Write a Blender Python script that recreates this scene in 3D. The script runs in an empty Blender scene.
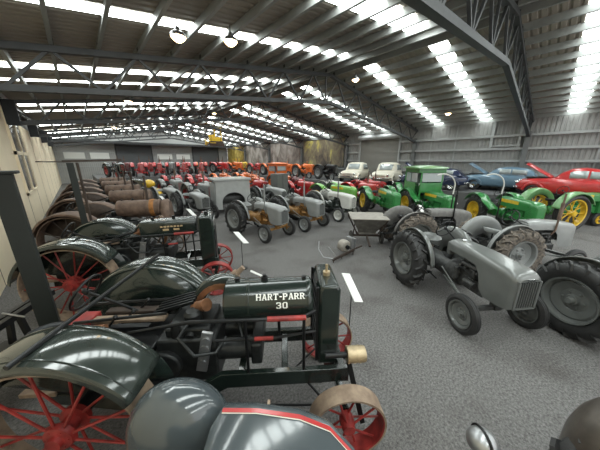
import bpy, bmesh, math, random
from mathutils import Vector, Matrix
random.seed(7)
PI=math.pi
SC=bpy.context.scene
COL=SC.collection
R=math.radians

# ------------------------------------------------------------------ materials
MATS={}
def mat(name,col,rough=.5,metal=0.,var=0.,vscale=8.,bump=0.,bscale=40.,coat=0.,col2=None,emit=0.,alpha=1.):
    if name in MATS: return MATS[name]
    m=bpy.data.materials.new(name); m.use_nodes=True; nt=m.node_tree; b=nt.nodes['Principled BSDF']
    c=(*col,1)
    b.inputs['Base Color'].default_value=c; b.inputs['Roughness'].default_value=rough; b.inputs['Metallic'].default_value=metal
    b.inputs['Coat Weight'].default_value=coat; b.inputs['Coat Roughness'].default_value=.08
    if var>0 or col2:
        tc=nt.nodes.new('ShaderNodeTexCoord'); n=nt.nodes.new('ShaderNodeTexNoise'); n.inputs['Scale'].default_value=vscale; n.inputs['Detail'].default_value=5
        r=nt.nodes.new('ShaderNodeValToRGB'); r.color_ramp.elements[0].position=.35; r.color_ramp.elements[1].position=.68
        d=col2 if col2 else tuple(max(0,x*(1-var)) for x in col)
        r.color_ramp.elements[0].color=(*d,1); r.color_ramp.elements[1].color=c
        nt.links.new(tc.outputs['Object'],n.inputs['Vector']); nt.links.new(n.outputs['Fac'],r.inputs['Fac']); nt.links.new(r.outputs['Color'],b.inputs['Base Color'])
    if bump>0:
        tc=nt.nodes.new('ShaderNodeTexCoord'); n=nt.nodes.new('ShaderNodeTexNoise'); n.inputs['Scale'].default_value=bscale; n.inputs['Detail'].default_value=4
        bp=nt.nodes.new('ShaderNodeBump'); bp.inputs['Strength'].default_value=bump; bp.inputs['Distance'].default_value=.01
        nt.links.new(tc.outputs['Object'],n.inputs['Vector']); nt.links.new(n.outputs['Fac'],bp.inputs['Height']); nt.links.new(bp.outputs['Normal'],b.inputs['Normal'])
    if emit>0:
        b.inputs['Emission Color'].default_value=c; b.inputs['Emission Strength'].default_value=emit
    if alpha<1: b.inputs['Alpha'].default_value=alpha
    MATS[name]=m; return m
def paint(name,col,rough=.32,coat=.3,var=.25): return mat(name,col,rough,0,var,5.,0,coat=coat)
M=dict(
 green_dark=paint('dark_green_paint',(.015,.024,.020),.22,.5,.3),
 green_fender=paint('fender_green_paint',(.040,.050,.044),.13,.8,.3),
 black=mat('black_iron',(.012,.013,.014),.38,.3,.4,12),
 engine=mat('oily_engine_iron',(.035,.038,.038),.42,.5,.5,14),
 grey=paint('grey_paint',(.135,.143,.137),.3,.35,.12),
 grey_light=paint('light_grey_paint',(.25,.26,.255),.34,.25,.12),
 grey_old=mat('worn_grey_paint',(.19,.185,.175),.55,0,.35,9),
 grey_engine=mat('grey_engine_iron',(.09,.092,.09),.5,.3,.5,16),
 blue_grey=paint('blue_grey_paint',(.075,.09,.097),.16,.8,.08),
 pale_grey=paint('pale_grey_paint',(.40,.41,.40),.35,.3,.12),
 gold=mat('gold_engine_paint',(.42,.22,.07),.4,.3,.4,14),
 white=paint('white_paint',(.62,.62,.58),.4,.2,.1),
 cream=mat('cream_paint',(.70,.66,.55),.45,0,.1,5),
 jd=paint('bright_green_paint',(.035,.22,.055),.3,.4,.2),
 jd_pale=paint('pale_green_paint',(.17,.36,.15),.35,.4,.25),
 lime=paint('lime_green_paint',(.2,.5,.1),.35,.4,.2),
 yellow=paint('yellow_paint',(.72,.46,.03),.35,.3,.15),
 red=paint('red_paint',(.50,.03,.03),.3,.5,.2),
 red_wheel=mat('red_wheel_paint',(.36,.035,.03),.45,0,.5,10),
 orange=paint('orange_paint',(.72,.16,.03),.35,.3,.2),
 maroon=paint('maroon_paint',(.14,.02,.025),.4,.2,.2),
 blue=paint('blue_paint',(.13,.22,.30),.28,.5,.1),
 navy=paint('navy_paint',(.02,.03,.07),.25,.5,.1),
 slate=paint('slate_blue_paint',(.10,.12,.17),.35,.3,.1),
 rust=mat('rusty_brown_steel',(.20,.135,.10),.62,.15,0,6,.3,30,col2=(.10,.065,.048)),
 rust_dark=mat('dark_rust_steel',(.07,.05,.04),.6,.2,.4,10,.3,40),
 rust_orange=mat('orange_rust',(.45,.19,.05),.7,0,.5,12),
 tan=mat('worn_tan_steel',(.36,.27,.19),.6,.1,0,9,.2,40,col2=(.20,.14,.10)),
 brass=mat('worn_brass',(.55,.44,.28),.4,.7,.3,14),
 copper=mat('copper_brown',(.35,.17,.09),.4,.5,.4,12),
 rubber=mat('tyre_rubber',(.030,.030,.030),.55,0,.35,9,.2,60),
 rubber_dusty=mat('dusty_tyre_rubber',(.055,.052,.048),.8,0,.5,9,.2,60),
 mud=mat('muddy_tread_rubber',(.21,.175,.14),.85,0,0,16,.3,60,col2=(.05,.045,.042)),
 chrome=mat('chrome',(.72,.73,.74),.14,1,0),
 steel=mat('brushed_steel',(.42,.43,.44),.35,.8,.2,10),
 glass=mat('dark_window_glass',(.05,.06,.065),.06,.0,0,coat=.6),
 glass_pale=mat('pale_window_glass',(.32,.36,.36),.08,0,0,coat=.5),
 card=mat('white_card',(.74,.74,.71),.5),
 letter=mat('white_lettering',(.85,.85,.80),.5),
 goldletter=mat('gold_lettering',(.5,.36,.2),.5),
 hopper=mat('galvanised_hopper_steel',(.25,.24,.215),.55,.4,0,7,.1,20,col2=(.15,.14,.125)),
 hopper_lid=mat('dusty_hopper_lid',(.36,.33,.29),.6,.2,0,8,.1,20,col2=(.27,.25,.22)),
 struct=mat('painted_structural_steel',(.055,.058,.06),.5,.2,.2,4),
 struct_light=mat('galvanised_purlin_steel',(.30,.31,.30),.5,.3,.12,3),
 girt=mat('grey_girt_steel',(.40,.41,.41),.5,.3,.1,3),
 post=mat('green_black_post_paint',(.009,.013,.011),.6,0,.2),
 column=mat('grey_column_steel',(.15,.155,.155),.5,.1,.1,3),
 rail_dark=mat('dark_haunch_steel',(.02,.022,.025),.6,.2,.2),
 door=mat('roller_door_steel',(.16,.16,.15),.55,.3,.1,3),
 door_dark=mat('dark_roller_door_steel',(.07,.073,.078),.55,.3,.1,3),
 lamp=mat('glowing_lamp_face',(1,.74,.40),.5,emit=9),
 stagem=mat('stage_board',(.10,.10,.10),.8),
 brown_tank=mat('dull_brown_enamel',(.11,.095,.08),.35,.2,0,10,.1,30,col2=(.07,.06,.052)),
)

# ------------------------------------------------------------------ mesh builder
class MB:
    def __init__(s): s.v=[]; s.f=[]
    def add(s,vs,fs):
        o=len(s.v); s.v+= [tuple(v) for v in vs]; s.f+=[tuple(i+o for i in f) for f in fs]; return s
    def box(s,x0,y0,z0,x1,y1,z1):
        vs=[(x,y,z) for x in(x0,x1) for y in(y0,y1) for z in(z0,z1)]
        return s.add(vs,[(0,1,3,2),(4,6,7,5),(0,4,5,1),(2,3,7,6),(0,2,6,4),(1,5,7,3)])
    def cbox(s,cx,cy,cz,sx,sy,sz,rz=0,ry=0,rx=0):
        m=Matrix.Rotation(rz,3,'Z')@Matrix.Rotation(ry,3,'Y')@Matrix.Rotation(rx,3,'X')
        vs=[m@Vector((x*sx/2,y*sy/2,z*sz/2))+Vector((cx,cy,cz)) for x in(-1,1) for y in(-1,1) for z in(-1,1)]
        return s.add(vs,[(0,1,3,2),(4,6,7,5),(0,4,5,1),(2,3,7,6),(0,2,6,4),(1,5,7,3)])
    def frame(s,p0,p1):
        d=(Vector(p1)-Vector(p0)); d.normalize()
        a=Vector((0,0,1)) if abs(d.z)<.95 else Vector((1,0,0))
        u=d.cross(a).normalized(); w=u.cross(d).normalized(); return d,u,w
    def bar(s,p0,p1,w,h=None):
        h=h or w; d,u,v=s.frame(p0,p1); p0=Vector(p0);p1=Vector(p1)
        vs=[p+u*a*w/2+v*b*h/2 for p in(p0,p1) for a,b in((-1,-1),(1,-1),(1,1),(-1,1))]
        return s.add(vs,[(0,3,2,1),(4,5,6,7)]+[(i,(i+1)%4,4+(i+1)%4,4+i) for i in range(4)])
    def cyl(s,p0,p1,r0,r1=None,n=16,cap=True):
        r1=r0 if r1 is None else r1; d,u,v=s.frame(p0,p1); p0=Vector(p0);p1=Vector(p1)
        vs=[p+(u*math.cos(2*PI*i/n)+v*math.sin(2*PI*i/n))*r for p,r in((p0,r0),(p1,r1)) for i in range(n)]
        fs=[(i,(i+1)%n,n+(i+1)%n,n+i) for i in range(n)]
        if cap: fs+=[tuple(range(n-1,-1,-1)),tuple(range(n,2*n))]
        return s.add(vs,fs)
    def tube(s,pts,r,n=8,closed=False):
        P=[Vector(p) for p in pts]; m=len(P); vs=[]; pu=None
        for i,p in enumerate(P):
            a=P[(i-1)%m] if (closed or i>0) else p; b=P[(i+1)%m] if (closed or i<m-1) else p
            d=(b-a).normalized()
            if pu is None:
                h=Vector((0,0,1)) if abs(d.z)<.9 else Vector((1,0,0)); u=d.cross(h).normalized()
            else:
                u=(pu-d*pu.dot(d)).normalized()
            pu=u; w=d.cross(u)
            rr=r[i] if isinstance(r,(list,tuple)) else r
            vs+=[p+(u*math.cos(2*PI*k/n)+w*math.sin(2*PI*k/n))*rr for k in range(n)]
        fs=[]
        for i in range(m if closed else m-1):
            j=(i+1)%m
            fs+=[(i*n+k,i*n+(k+1)%n,j*n+(k+1)%n,j*n+k) for k in range(n)]
        if not closed: fs+=[tuple(range(n-1,-1,-1)),tuple((m-1)*n+k for k in range(n))]
        return s.add(vs,fs)
    def lathe(s,prof,c=(0,0,0),axis='Y',n=32,a0=0,a1=2*PI,closedp=False):
        # prof: list of (r, t) with t along the axis
        full=abs(a1-a0)>=2*PI-1e-4; k=n if full else n+1; m=len(prof); vs=[]
        for i in range(k):
            a=a0+(a1-a0)*i/n; ca,sa=math.cos(a),math.sin(a)
            for r,t in prof:
                if axis=='Y': q=(c[0]+r*ca,c[1]+t,c[2]+r*sa)
                elif axis=='X': q=(c[0]+t,c[1]+r*ca,c[2]+r*sa)
                else: q=(c[0]+r*ca,c[1]+r*sa,c[2]+t)
                vs.append(q)
        fs=[]
        mm=m if closedp else m-1
        for i in range(n):
            j=(i+1)%k
            for q in range(mm):
                q2=(q+1)%m
                fs.append((i*m+q,i*m+q2,j*m+q2,j*m+q))
        if closedp and not full:
            fs+=[tuple(range(m)),tuple((k-1)*m+q for q in range(m-1,-1,-1))]
        return s.add(vs,fs)
    def loft(s,secs,cap=True,closed=True):
        m=len(secs[0]); vs=[p for sec in secs for p in sec]; fs=[]
        for i in range(len(secs)-1):
            for q in range(m if closed else m-1):
                q2=(q+1)%m; fs.append((i*m+q,i*m+q2,(i+1)*m+q2,(i+1)*m+q))
        if cap: fs+=[tuple(range(m-1,-1,-1)),tuple((len(secs)-1)*m+q for q in range(m))]
        return s.add(vs,fs)
    def prism(s,poly,y0,y1):       # polygon in x,z extruded along y
        m=len(poly); vs=[(x,y0,z) for x,z in poly]+[(x,y1,z) for x,z in poly]
        return s.add(vs,[tuple(range(m)),tuple(range(2*m-1,m-1,-1))]+[(i,m+i,m+(i+1)%m,(i+1)%m) for i in range(m)])
    def sphere(s,c,r,n=16,sz=1.,z0=-1.):
        k=max(6,n//2); prof=[(max(1e-4,r*math.cos(a)),r*sz*math.sin(a)) for a in [(-PI/2 if z0<0 else 0)+((PI if z0<0 else PI/2))*i/k for i in range(k+1)]]
        return s.lathe(prof,c,'Z',n)
    def build(s,name,m,parent=None,bevel=0.,solid=0.,ang=35,sub=0):
        me=bpy.data.meshes.new(name); me.from_pydata(s.v,[],s.f); me.validate(); 
        bm=bmesh.new(); bm.from_mesh(me); bmesh.ops.recalc_face_normals(bm,faces=bm.faces); bm.to_mesh(me); bm.free()
        me.materials.append(m if not isinstance(m,str) else M[m])
        me.shade_smooth(); me.set_sharp_from_angle(angle=R(ang))
        o=bpy.data.objects.new(name,me); COL.objects.link(o)
        if parent: o.parent=parent
        if solid: 
            d=o.modifiers.new('thick','SOLIDIFY'); d.thickness=solid; d.offset=0
        if bevel:
            d=o.modifiers.new('bevel','BEVEL'); d.width=bevel; d.segments=2; d.limit_method='ANGLE'; d.angle_limit=R(40)
        if sub:
            d=o.modifiers.new('sub','SUBSURF'); d.levels=sub; d.render_levels=sub
        return o
def pieces(mb,name,m,parent,**k):
    # one object per connected piece
    n=len(mb.v); par=list(range(n))
    def f(i):
        while par[i]!=i: par[i]=par[par[i]]; i=par[i]
        return i
    for fc in mb.f:
        r0=f(fc[0])
        for q in fc[1:]: par[f(q)]=r0
    groups={}
    for i in range(n): groups.setdefault(f(i),[]).append(i)
    for r0,ids in groups.items():
        mp={v:j for j,v in enumerate(ids)}; q=MB(); q.v=[mb.v[i] for i in ids]; q.f=[tuple(mp[i] for i in fc) for fc in mb.f if f(fc[0])==r0]
        if q.f: q.build(name,m,parent,**k)
def empty(name,loc=(0,0,0),rz=0):
    o=bpy.data.objects.new(name,None); COL.objects.link(o); o.location=loc; o.rotation_euler.z=rz; o.empty_display_size=.2; return o
def tag(o,label=None,cat=None,group=None,kind=None):
    if label: o['label']=label
    if cat: o['category']=cat
    if group: o['group']=group
    if kind: o['kind']=kind
    return o
KIDS={}
def remember(root):
    KIDS[root.name]=[c for c in bpy.data.objects if c.parent==root]
    for c in KIDS[root.name]: remember(c)
def dup(o,parent=None,recolor=None):
    c=o.copy(); COL.objects.link(c); c.parent=parent
    if recolor and c.type=='MESH':
        mn=c.data.materials[0].name if c.material_slots[0].link=='DATA' else c.material_slots[0].material.name
        if mn in recolor:
            c.material_slots[0].link='OBJECT'; c.material_slots[0].material=M[recolor[mn]]
    for ch in KIDS.get(o.name,[]): dup(ch,c,recolor)
    return c

# ------------------------------------------------------------------ wheel kit
def tyre_mb(r,w,rim,lugs=0,cy=0,cz=None,cx=0,n=40,side=1):
    cz=r if cz is None else cz
    b=MB(); h=w/2; rb=r-(.028 if lugs else 0)
    prof=[(rim,-h*.62),(rim+.03,-h*.86),((rim+rb)/2,-h),(rb-.04,-h*.93),(rb-.008,-h*.72),(rb,-h*.3),(rb,h*.3),(rb-.008,h*.72),(rb-.04,h*.93),((rim+rb)/2,h),(rim+.03,h*.86),(rim,h*.62)]
    if not lugs:
        q=[(rim,-h*.62),(rim+.03,-h*.86),((rim+rb)/2,-h),(rb-.03,-h*.85),(rb,-h*.6),(rb,-h*.36),(rb-.014,-h*.3),(rb,-h*.22),(rb+.004,0),(rb,h*.22),(rb-.014,h*.3),(rb,h*.36),(rb,h*.6),(rb-.03,h*.85),((rim+rb)/2,h),(rim+.03,h*.86),(rim,h*.62)]
        prof=q
    b.lathe(prof,(cx,cy,cz),'Y',n,closedp=True)
    for k in range(lugs):
        for sgn in(-1,1):
            a=2*PI*(k+(.5 if sgn>0 else 0))/lugs
            # chevron lug: slanted bar across half tread, wrapping over the shoulder
            pts=[]
            for (t,da,rr) in ((.02,.16,rb+.012),(.55,.05,rb+.014),(.95,-.03,rb-.02),(1.02,-.05,rb-.075)):
                aa=a+da; pts.append((cx+rr*math.cos(aa),cy+sgn*h*t,cz+rr*math.sin(aa)))
            for i in range(len(pts)-1):
                p=Vector(pts[i]);q=Vector(pts[i+1]); d=(q-p); 
                rad=Vector((math.cos(a),0,math.sin(a))); u=d.normalized().cross(rad).normalized()*.022; v=rad*.028
                vs=[p-u-v,p+u-v,p+u*.7+v,p-u*.7+v,q-u-v,q+u-v,q+u*.7+v,q-u*.7+v]
                b.add(vs,[(0,3,2,1),(4,5,6,7),(0,1,5,4),(1,2,6,5),(2,3,7,6),(3,0,4,7)])
    return b
def disc_rim_mb(rim,w,side,cx,cy,cz,dish=.06,bolts=6):
    b=MB(); h=w/2*side
    prof=[(.0,h*.45),(rim*.22,h*.45),(rim*.26,h*.15),(rim*.5,h*.0),(rim*.55,h*.1),(rim*.8,h*.35),(rim*.88,h*.25),(rim*.96,h*.9),(rim+.012,h*.98),(rim+.01,h*.6),(rim*.97,-h*.6)]
    prof=[(max(r,1e-4),t) for r,t in prof]
    b.lathe(prof,(cx,cy,cz),'Y',32)
    b.cyl((cx,cy+h*.3,cz),(cx,cy+h*.95,cz),rim*.17,rim*.13,14)
    for k in range(bolts):
        a=2*PI*k/bolts; p=(cx+rim*.38*math.cos(a),cy,cz+rim*.38*math.sin(a))
        b.cyl((p[0],cy+h*.0,p[2]),(p[0],cy+h*.35,p[2]),rim*.045,n=6)
    b.lathe([(rim*.97,-abs(h)*.7),(rim+.012,-abs(h)*.7),(rim+.012,abs(h)*.7),(rim*.97,abs(h)*.7)],(cx,cy,cz),'Y',32,closedp=True)
    return b
def pneu_wheel(root,part,x,y,r,w,rim,side,lugs,rimmat,tm='rubber',spoked=0):
    o=None
    if spoked:
        b=MB(); h=w/2
        b.lathe([(rim-.035,-h*.6),(rim+.012,-h*.7),(rim+.012,h*.7),(rim-.035,h*.6)],(x,y,r),'Y',36,closedp=True)
        b.cyl((x,y-h*.9*1,r),(x,y+h*.9,r),.075,n=16); b.cyl((x,y-.12,r),(x,y+.12,r),.11,n=16)
        o=b.build(part,rimmat,root)
        for k in range(spoked):
            a=2*PI*k/spoked; s_=MB(); dy=.05*(1 if k%2 else -1)
            s_.bar((x+.08*math.cos(a),y+dy,r+.08*math.sin(a)),(x+(rim-.02)*math.cos(a),y+dy*.3,r+(rim-.02)*math.sin(a)),.045,.02)
            s_.build('spoke',rimmat,o)
    else:
        o=disc_rim_mb(rim,w,side,x,y,r).build(part,rimmat,root)
    tyre_mb(r,w,rim,lugs,y,r,x,side=side).build('tyre',tm,o)
    return o
def steel_wheel(root,part,x,y,r,w,spokes,side,rimmat,spokemat,hubr=.12,holes=0,lug=False,spoke_objs=True,sr=.012):
    b=MB(); t=.018; h=w/2
    b.lathe([(r-t,-h),(r,-h),(r,h),(r-t,h)],(x,y,r),'Y',56,closedp=True)
    if holes:
        for k in range(holes):
            a=2*PI*k/holes
            for yy in (-h*.55,h*.55): b.cyl((x+(r-t-.012)*math.cos(a),y+yy,r+(r-t-.012)*math.sin(a)),(x+(r+.006)*math.cos(a),y+yy,r+(r+.006)*math.sin(a)),.014,n=6)
    o=b.build(part,rimmat,root)
    hb=MB(); hb.lathe([(.001,side*h*1.08),(.055,side*h*1.08),(.06,side*h*.85),(hubr,side*h*.75),(hubr+.01,side*h*.45),(.07,side*h*.3),(.07,-side*h*.3),(hubr+.01,-side*h*.4),(hubr,-side*h*.75),(.04,-side*h*.8)],(x,y,r),'Y',24); 
    for k in range(6):
        a=2*PI*k/6; hb.cyl((x+hubr*.75*math.cos(a),y+side*h*.7,r+hubr*.75*math.sin(a)),(x+hubr*.75*math.cos(a),y+side*h*.82,r+hubr*.75*math.sin(a)),.012,n=6)
    hb.build('hub',spokemat,o)
    sp=None if spoke_objs else MB()
    for k in range(spokes):
        a=2*PI*k/spokes; ys=side*h*(.6 if k%2 else -.45); ye=side*h*(.25 if k%2 else -.25)
        q=MB() if spoke_objs else sp
        q.tube([(x+hubr*.8*math.cos(a),y+ys,r+hubr*.8*math.sin(a)),(x+(r-t)*math.cos(a),y+ye,r+(r-t)*math.sin(a))],sr,6)
        if spoke_objs: q.build('spoke',spokemat,o)
    if sp: sp.build('spokes',spokemat,o)
    return o
def arc_fender(root,x,z,r,y0,y1,a0,a1,m,name='fender',inner=0.,lip=.05,crown=.03,hub=None):
    """shell over a wheel: curved top between y0 (inner edge) and y1 (outer edge), side sheet on the inner side down to radius r-inner"""
    s=1 if y1>y0 else -1
    prof=[]
    if inner: prof.append((r-inner,y0))
    prof+=[(r-.015,y0),(r,y0+s*.02),(r+crown*.7,y0+(y1-y0)*.25),(r+crown,y0+(y1-y0)*.5),(r+crown*.7,y0+(y1-y0)*.75),(r,y1-s*.02),(r-lip,y1)]
    b=MB(); b.lathe(prof,(x,0,z),'Y',28,R(a0),R(a1))
    return b.build(name,m,root,solid=.008,ang=50)
def hood_section(x,w,zt,zb,rc,k=5):
    rc=min(rc,w*.95); pts=[(x,-w,zb)]
    for i in range(k+1):
        a=PI-PI/2*i/k; pts.append((x,-w+rc+rc*math.cos(a),zt-rc+rc*math.sin(a)))
    pts.append((x,0,zt+.012))
    for i in range(k+1):
        a=PI/2-PI/2*i/k; pts.append((x,w-rc+rc*math.cos(a),zt-rc+rc*math.sin(a)))
    pts.append((x,w,zb)); return pts
def steering(root,x0,z0,x1,z1,y=0,r=.2,m='black'):
    a=Vector((x0,y,z0)); c=Vector((x1,y,z1)); b=MB(); b.tube([a,c],.016,8); b.build('steering_column',m,root)
    d=(c-a).normalized(); u=Vector((0,1,0)); w=d.cross(u).normalized()
    b=MB(); n=24; b.tube([c+(u*math.cos(2*PI*i/n)+w*math.sin(2*PI*i/n))*r for i in range(n)],.013,6,True)
    for k in range(3):
        t=2*PI*k/3+.5; b.tube([c,c+(u*math.cos(t)+w*math.sin(t))*r],.008,5)
    b.cyl(c-d*.02,c+d*.03,.03,n=10); b.build('steering_wheel',m,root)
def seat_pan(root,x,z,m='grey',y=0):
    b=MB(); secs=[]; n=16
    prof=[(.02,0.0),(.12,.012),(.19,.035),(.225,.085)]
    for (rr,h) in prof:
        secs.append([(x+rr*math.cos(2*PI*i/n)*.95,y+rr*math.sin(2*PI*i/n),z+h+(.06*max(0,-math.cos(2*PI*i/n)) if rr>.2 else 0)-(.03*max(0,math.cos(2*PI*i/n)) if rr>.2 else 0)) for i in range(n)])
    b.loft(secs,cap=False); b.add([secs[0][i] for i in range(n)],[tuple(range(n))])
    b.build('seat',m,root,solid=.01)
    b=MB(); b.tube([(x,y,z),(x-.02,y,z-.12),(x+.18,y,z-.3)],.016,6); b.build('seat_spring','black',root)

# ------------------------------------------------------------------ rubber tyred tractor family
def tractor(name,body='grey',engine='grey_engine',rimm='grey',cfg=None,tyrem='rubber',finem=True):
    c=dict(R=.62,Rw=.27,Rr=.36,rt=.62,F=.33,Fw=.13,Fr=.22,wb=1.68,ft=.6,lugs=18,fender='dome',exh=None,hood='te',lights=False,seat=True,wheelfill=0,cab=False,ring=True)
    if cfg: c.update(cfg)
    root=empty(name)
    for s in(-1,1):
        pneu_wheel(root,'rear_wheel',0,s*c['rt'],c['R'],c['Rw'],c['Rr'],s,c['lugs'],rimm,tyrem,c['wheelfill'])
        pneu_wheel(root,'front_wheel',c['wb'],s*c['ft'],c['F'],c['Fw'],c['Fr'],s,0,rimm,'rubber')
    R_=c['R']; wb=c['wb']
    # chassis: rear housing, gearbox, bell housing
    b=MB(); b.loft([[(x,w*math.cos(2*PI*i/14),z+h*math.sin(2*PI*i/14)) for i in range(14)] for x,w,h,z in((-.28,.14,.14,R_),(-.2,.2,.2,R_),(.1,.22,.22,R_),(.3,.15,.17,R_-.02),(.62,.17,.18,R_-.03),(.7,.23,.24,R_+.02),(.95,.23,.24,R_+.02))])
    for s in(-1,1): b.cyl((0,s*.15,R_),(0,s*(c['rt']-.1),R_),.13,.075,16); b.cyl((0,s*(c['rt']-.16),R_),(0,s*(c['rt']-.08),R_),.12,n=16)
    b.build('gearbox',engine,root)
    zb=R_-.12
    b=MB(); b.box(.9,-.14,zb,wb-.15,.14,zb+.22); b.box(.95,-.12,zb+.2,wb-.32,.12,zb+.45); b.box(.98,-.10,zb+.45,wb-.38,.06,zb+.55)
    for k in range(4): b.cyl((1.0+k*.13,-.19,zb+.38),(1.0+k*.13,-.1,zb+.38),.03,n=8)
    b.cyl((.98,-.2,zb+.1),(.98,-.2,zb+.34),.055,n=12); b.cyl((1.2,-.21,zb+.17),(1.42,-.21,zb+.17),.05,n=12); b.cyl((1.02,.2,zb+.2),(1.3,.2,zb+.2),.06,n=12)
    b.cyl((1.06,-.18,zb+.46),(1.4,-.18,zb+.46),.035,n=10); b.box(1.3,-.2,zb+.24,1.36,-.12,zb+.42)
    b.build('engine',engine,root,bevel=.008)
    if finem:
        b=MB(); b.tube([(1.0,-.22,zb+.3),(1.1,-.25,zb+.4),(1.3,-.24,zb+.36),(1.4,-.2,zb+.25)],.01,6); b.tube([(1.1,.22,zb+.3),(1.25,.25,zb+.42),(1.45,.2,zb+.3)],.01,6)
        for s in (-1,1): b.tube([(.35,s*.28,R_-.2),(.62,s*.30,R_-.22)],.014,6); b.box(.28,s*.28-.06,R_-.24,.36,s*.28+.06,R_-.2)
        pieces(b,'pipework','black',root)
    # front axle
    b=MB(); b.bar((wb,-c['ft']+.1,c['F']+.08),(wb,c['ft']-.1,c['F']+.08),.06,.07); b.bar((wb,0,c['F']+.05),(wb,0,zb+.1),.12,.12)
    for s in(-1,1):
        b.cyl((wb,s*(c['ft']-.1),c['F']-.06),(wb,s*(c['ft']-.1),c['F']+.2),.028,n=10); b.cyl((wb,s*(c['ft']-.12),c['F']),(wb,s*(c['ft']+.02),c['F']),.025,n=10)
    b.build('front_axle',engine,root)
    if c['ft']>.3:
        b=MB()
        for s in(-1,1):
            b.bar((wb-.02,s*(c['ft']-.16),c['F']+.06),(.68,s*.2,R_-.12),.035,.045); b.tube([(wb-.1,s*(c['ft']-.1),c['F']+.16),(.72,s*.3,R_+.1)],.013,6)
        pieces(b,'radius_rod',body if body!='white' else engine,root)
    if c['hood']=='te':
        z=R_+.66
        S=[(.66,.19,z-.01,z-.19),(.70,.215,z,z-.20),(1.15,.235,z,z-.20),(1.38,.245,z-.01,z-.22),(1.48,.25,z-.02,z-.34),(1.54,.25,z-.025,z-.58),(1.64,.25,z-.035,z-.68),(1.90,.245,z-.06,z-.68),(1.99,.235,z-.085,z-.67),(2.04,.215,z-.11,z-.655),(2.07,.18,z-.15,z-.63)]
        b=MB(); b.loft([hood_section(x,w,zt,zz,.10) for x,w,zt,zz in S],closed=False,cap=False)
        b.add(hood_section(*S[-1][:1],*S[-1][1:],.10),[tuple(range(len(hood_section(*S[-1],.10))))])
        b.add(hood_section(*S[0],.10),[tuple(range(len(hood_section(*S[0],.10))))])
        b.build('bonnet',body,root,ang=42)
        g=MB()
        for k in range(9):
            y=-.165+k*.041; g.box(2.06,y*.95-.006,z-.60,2.085,y*.95+.006,z-.20)
        for yy in(-.175,.175): g.box(2.05,yy-.012,z-.62,2.085,yy+.012,z-.18)
        g.box(2.05,-.18,z-.64,2.085,.18,z-.62)
        g.build('grille',body,root)
        b=MB(); b.box(2.055,-.17,z-.61,2.074,.17,z-.19); b.build('radiator_core','black',root)
        b=MB(); b.box(2.06,-.05,z-.19,2.09,.05,z-.14); b.build('nose_badge','chrome' if finem else body,root)
        b=MB(); b.cyl((.82,0,z),(.82,0,z+.03),.04,n=12); b.build('fuel_cap','chrome' if finem else body,root)
        b=MB(); b.box(.64,-.2,z-.3,.74,.2,z-.05); b.build('dashboard',body,root,bevel=.02)
        zh=z
    elif c['hood']=='jd':
        z=R_+.72
        S=[(.55,.17,z-.06,z-.33),(.62,.2,z,z-.36),(1.2,.21,z,z-.36),(1.75,.21,z-.01,z-.36),(2.0,.215,z-.02,z-.36)]
        b=MB(); b.loft([hood_section(x,w,zt,zz,.13) for x,w,zt,zz in S],closed=False,cap=False); b.build('bonnet',body,root,ang=42)
        T=[(2.0,.235,z-.01,z-.86),(2.12,.24,z-.02,z-.86),(2.22,.225,z-.05,z-.84),(2.30,.18,z-.10,z-.80),(2.34,.11,z-.15,z-.76)]
        b=MB(); b.loft([hood_section(x,w,zt,zz,.12) for x,w,zt,zz in T],closed=False,cap=False)
        for E_ in (T[0],T[-1]): q=hood_section(*E_,.12); b.add(q,[tuple(range(len(q)))])
        b.build('radiator_cowl',body,root,ang=42)
        g=MB()
        for k in range(12):
            zz=z-.76+k*.052
            for s in(-1,1): g.bar((2.02,s*.245,zz),(2.21,s*.236,zz),.012,.016); g.bar((2.21,s*.236,zz),(2.32,s*.16,zz),.012,.016)
        g.build('grille',body,root)
        b=MB(); b.box(1.95,-.14,zb-.06,2.2,.14,zb+.12); b.build('front_pedestal',body,root,bevel=.02)
        b=MB(); b.cyl((.75,.24,R_+.08),(.75,.34,R_+.08),.2,n=24); b.cyl((.75,.34,R_+.08),(.75,.38,R_+.08),.07,n=12); b.build('flywheel',body,root)
        b=MB(); b.cyl((.75,-.24,R_+.08),(.75,-.4,R_+.08),.15,n=24); b.build('belt_pulley',body,root)
        b=MB(); b.box(.7,-.212,z-.2,1.6,-.2,z-.08); b.box(.7,.2,z-.2,1.6,.212,z-.08); b.build('side_stripe','yellow',root)
        zh=z
    elif c['hood']=='fa':
        z=R_+.74
        S=[(.5,.15,z-.08,z-.3),(.58,.18,z,z-.34),(1.3,.19,z,z-.34),(1.72,.19,z-.01,z-.34)]
        b=MB(); b.loft([hood_section(x,w,zt,zz,.14) for x,w,zt,zz in S],closed=False,cap=False); q=hood_section(*S[0],.14); b.add(q,[tuple(range(len(q)))]); b.build('bonnet',body,root,ang=42)
        T=[(1.72,.2,z-.0,z-.8),(1.86,.2,z-.02,z-.8),(1.96,.17,z-.08,z-.77)]
        b=MB(); b.loft([hood_section(x,w,zt,zz,.1) for x,w,zt,zz in T],closed=False,cap=False)
        for E_ in (T[0],T[-1]): q=hood_section(*E_,.1); b.add(q,[tuple(range(len(q)))])
        b.build('radiator_cowl',body,root,ang=42)
        g=MB()
        for k in range(9): g.box(1.955,-.14,z-.72+k*.065,1.975,.14,z-.70+k*.065)
        g.build('grille','grey_light' if body not in('grey','grey_light') else 'black',root)
        zh=z
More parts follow.
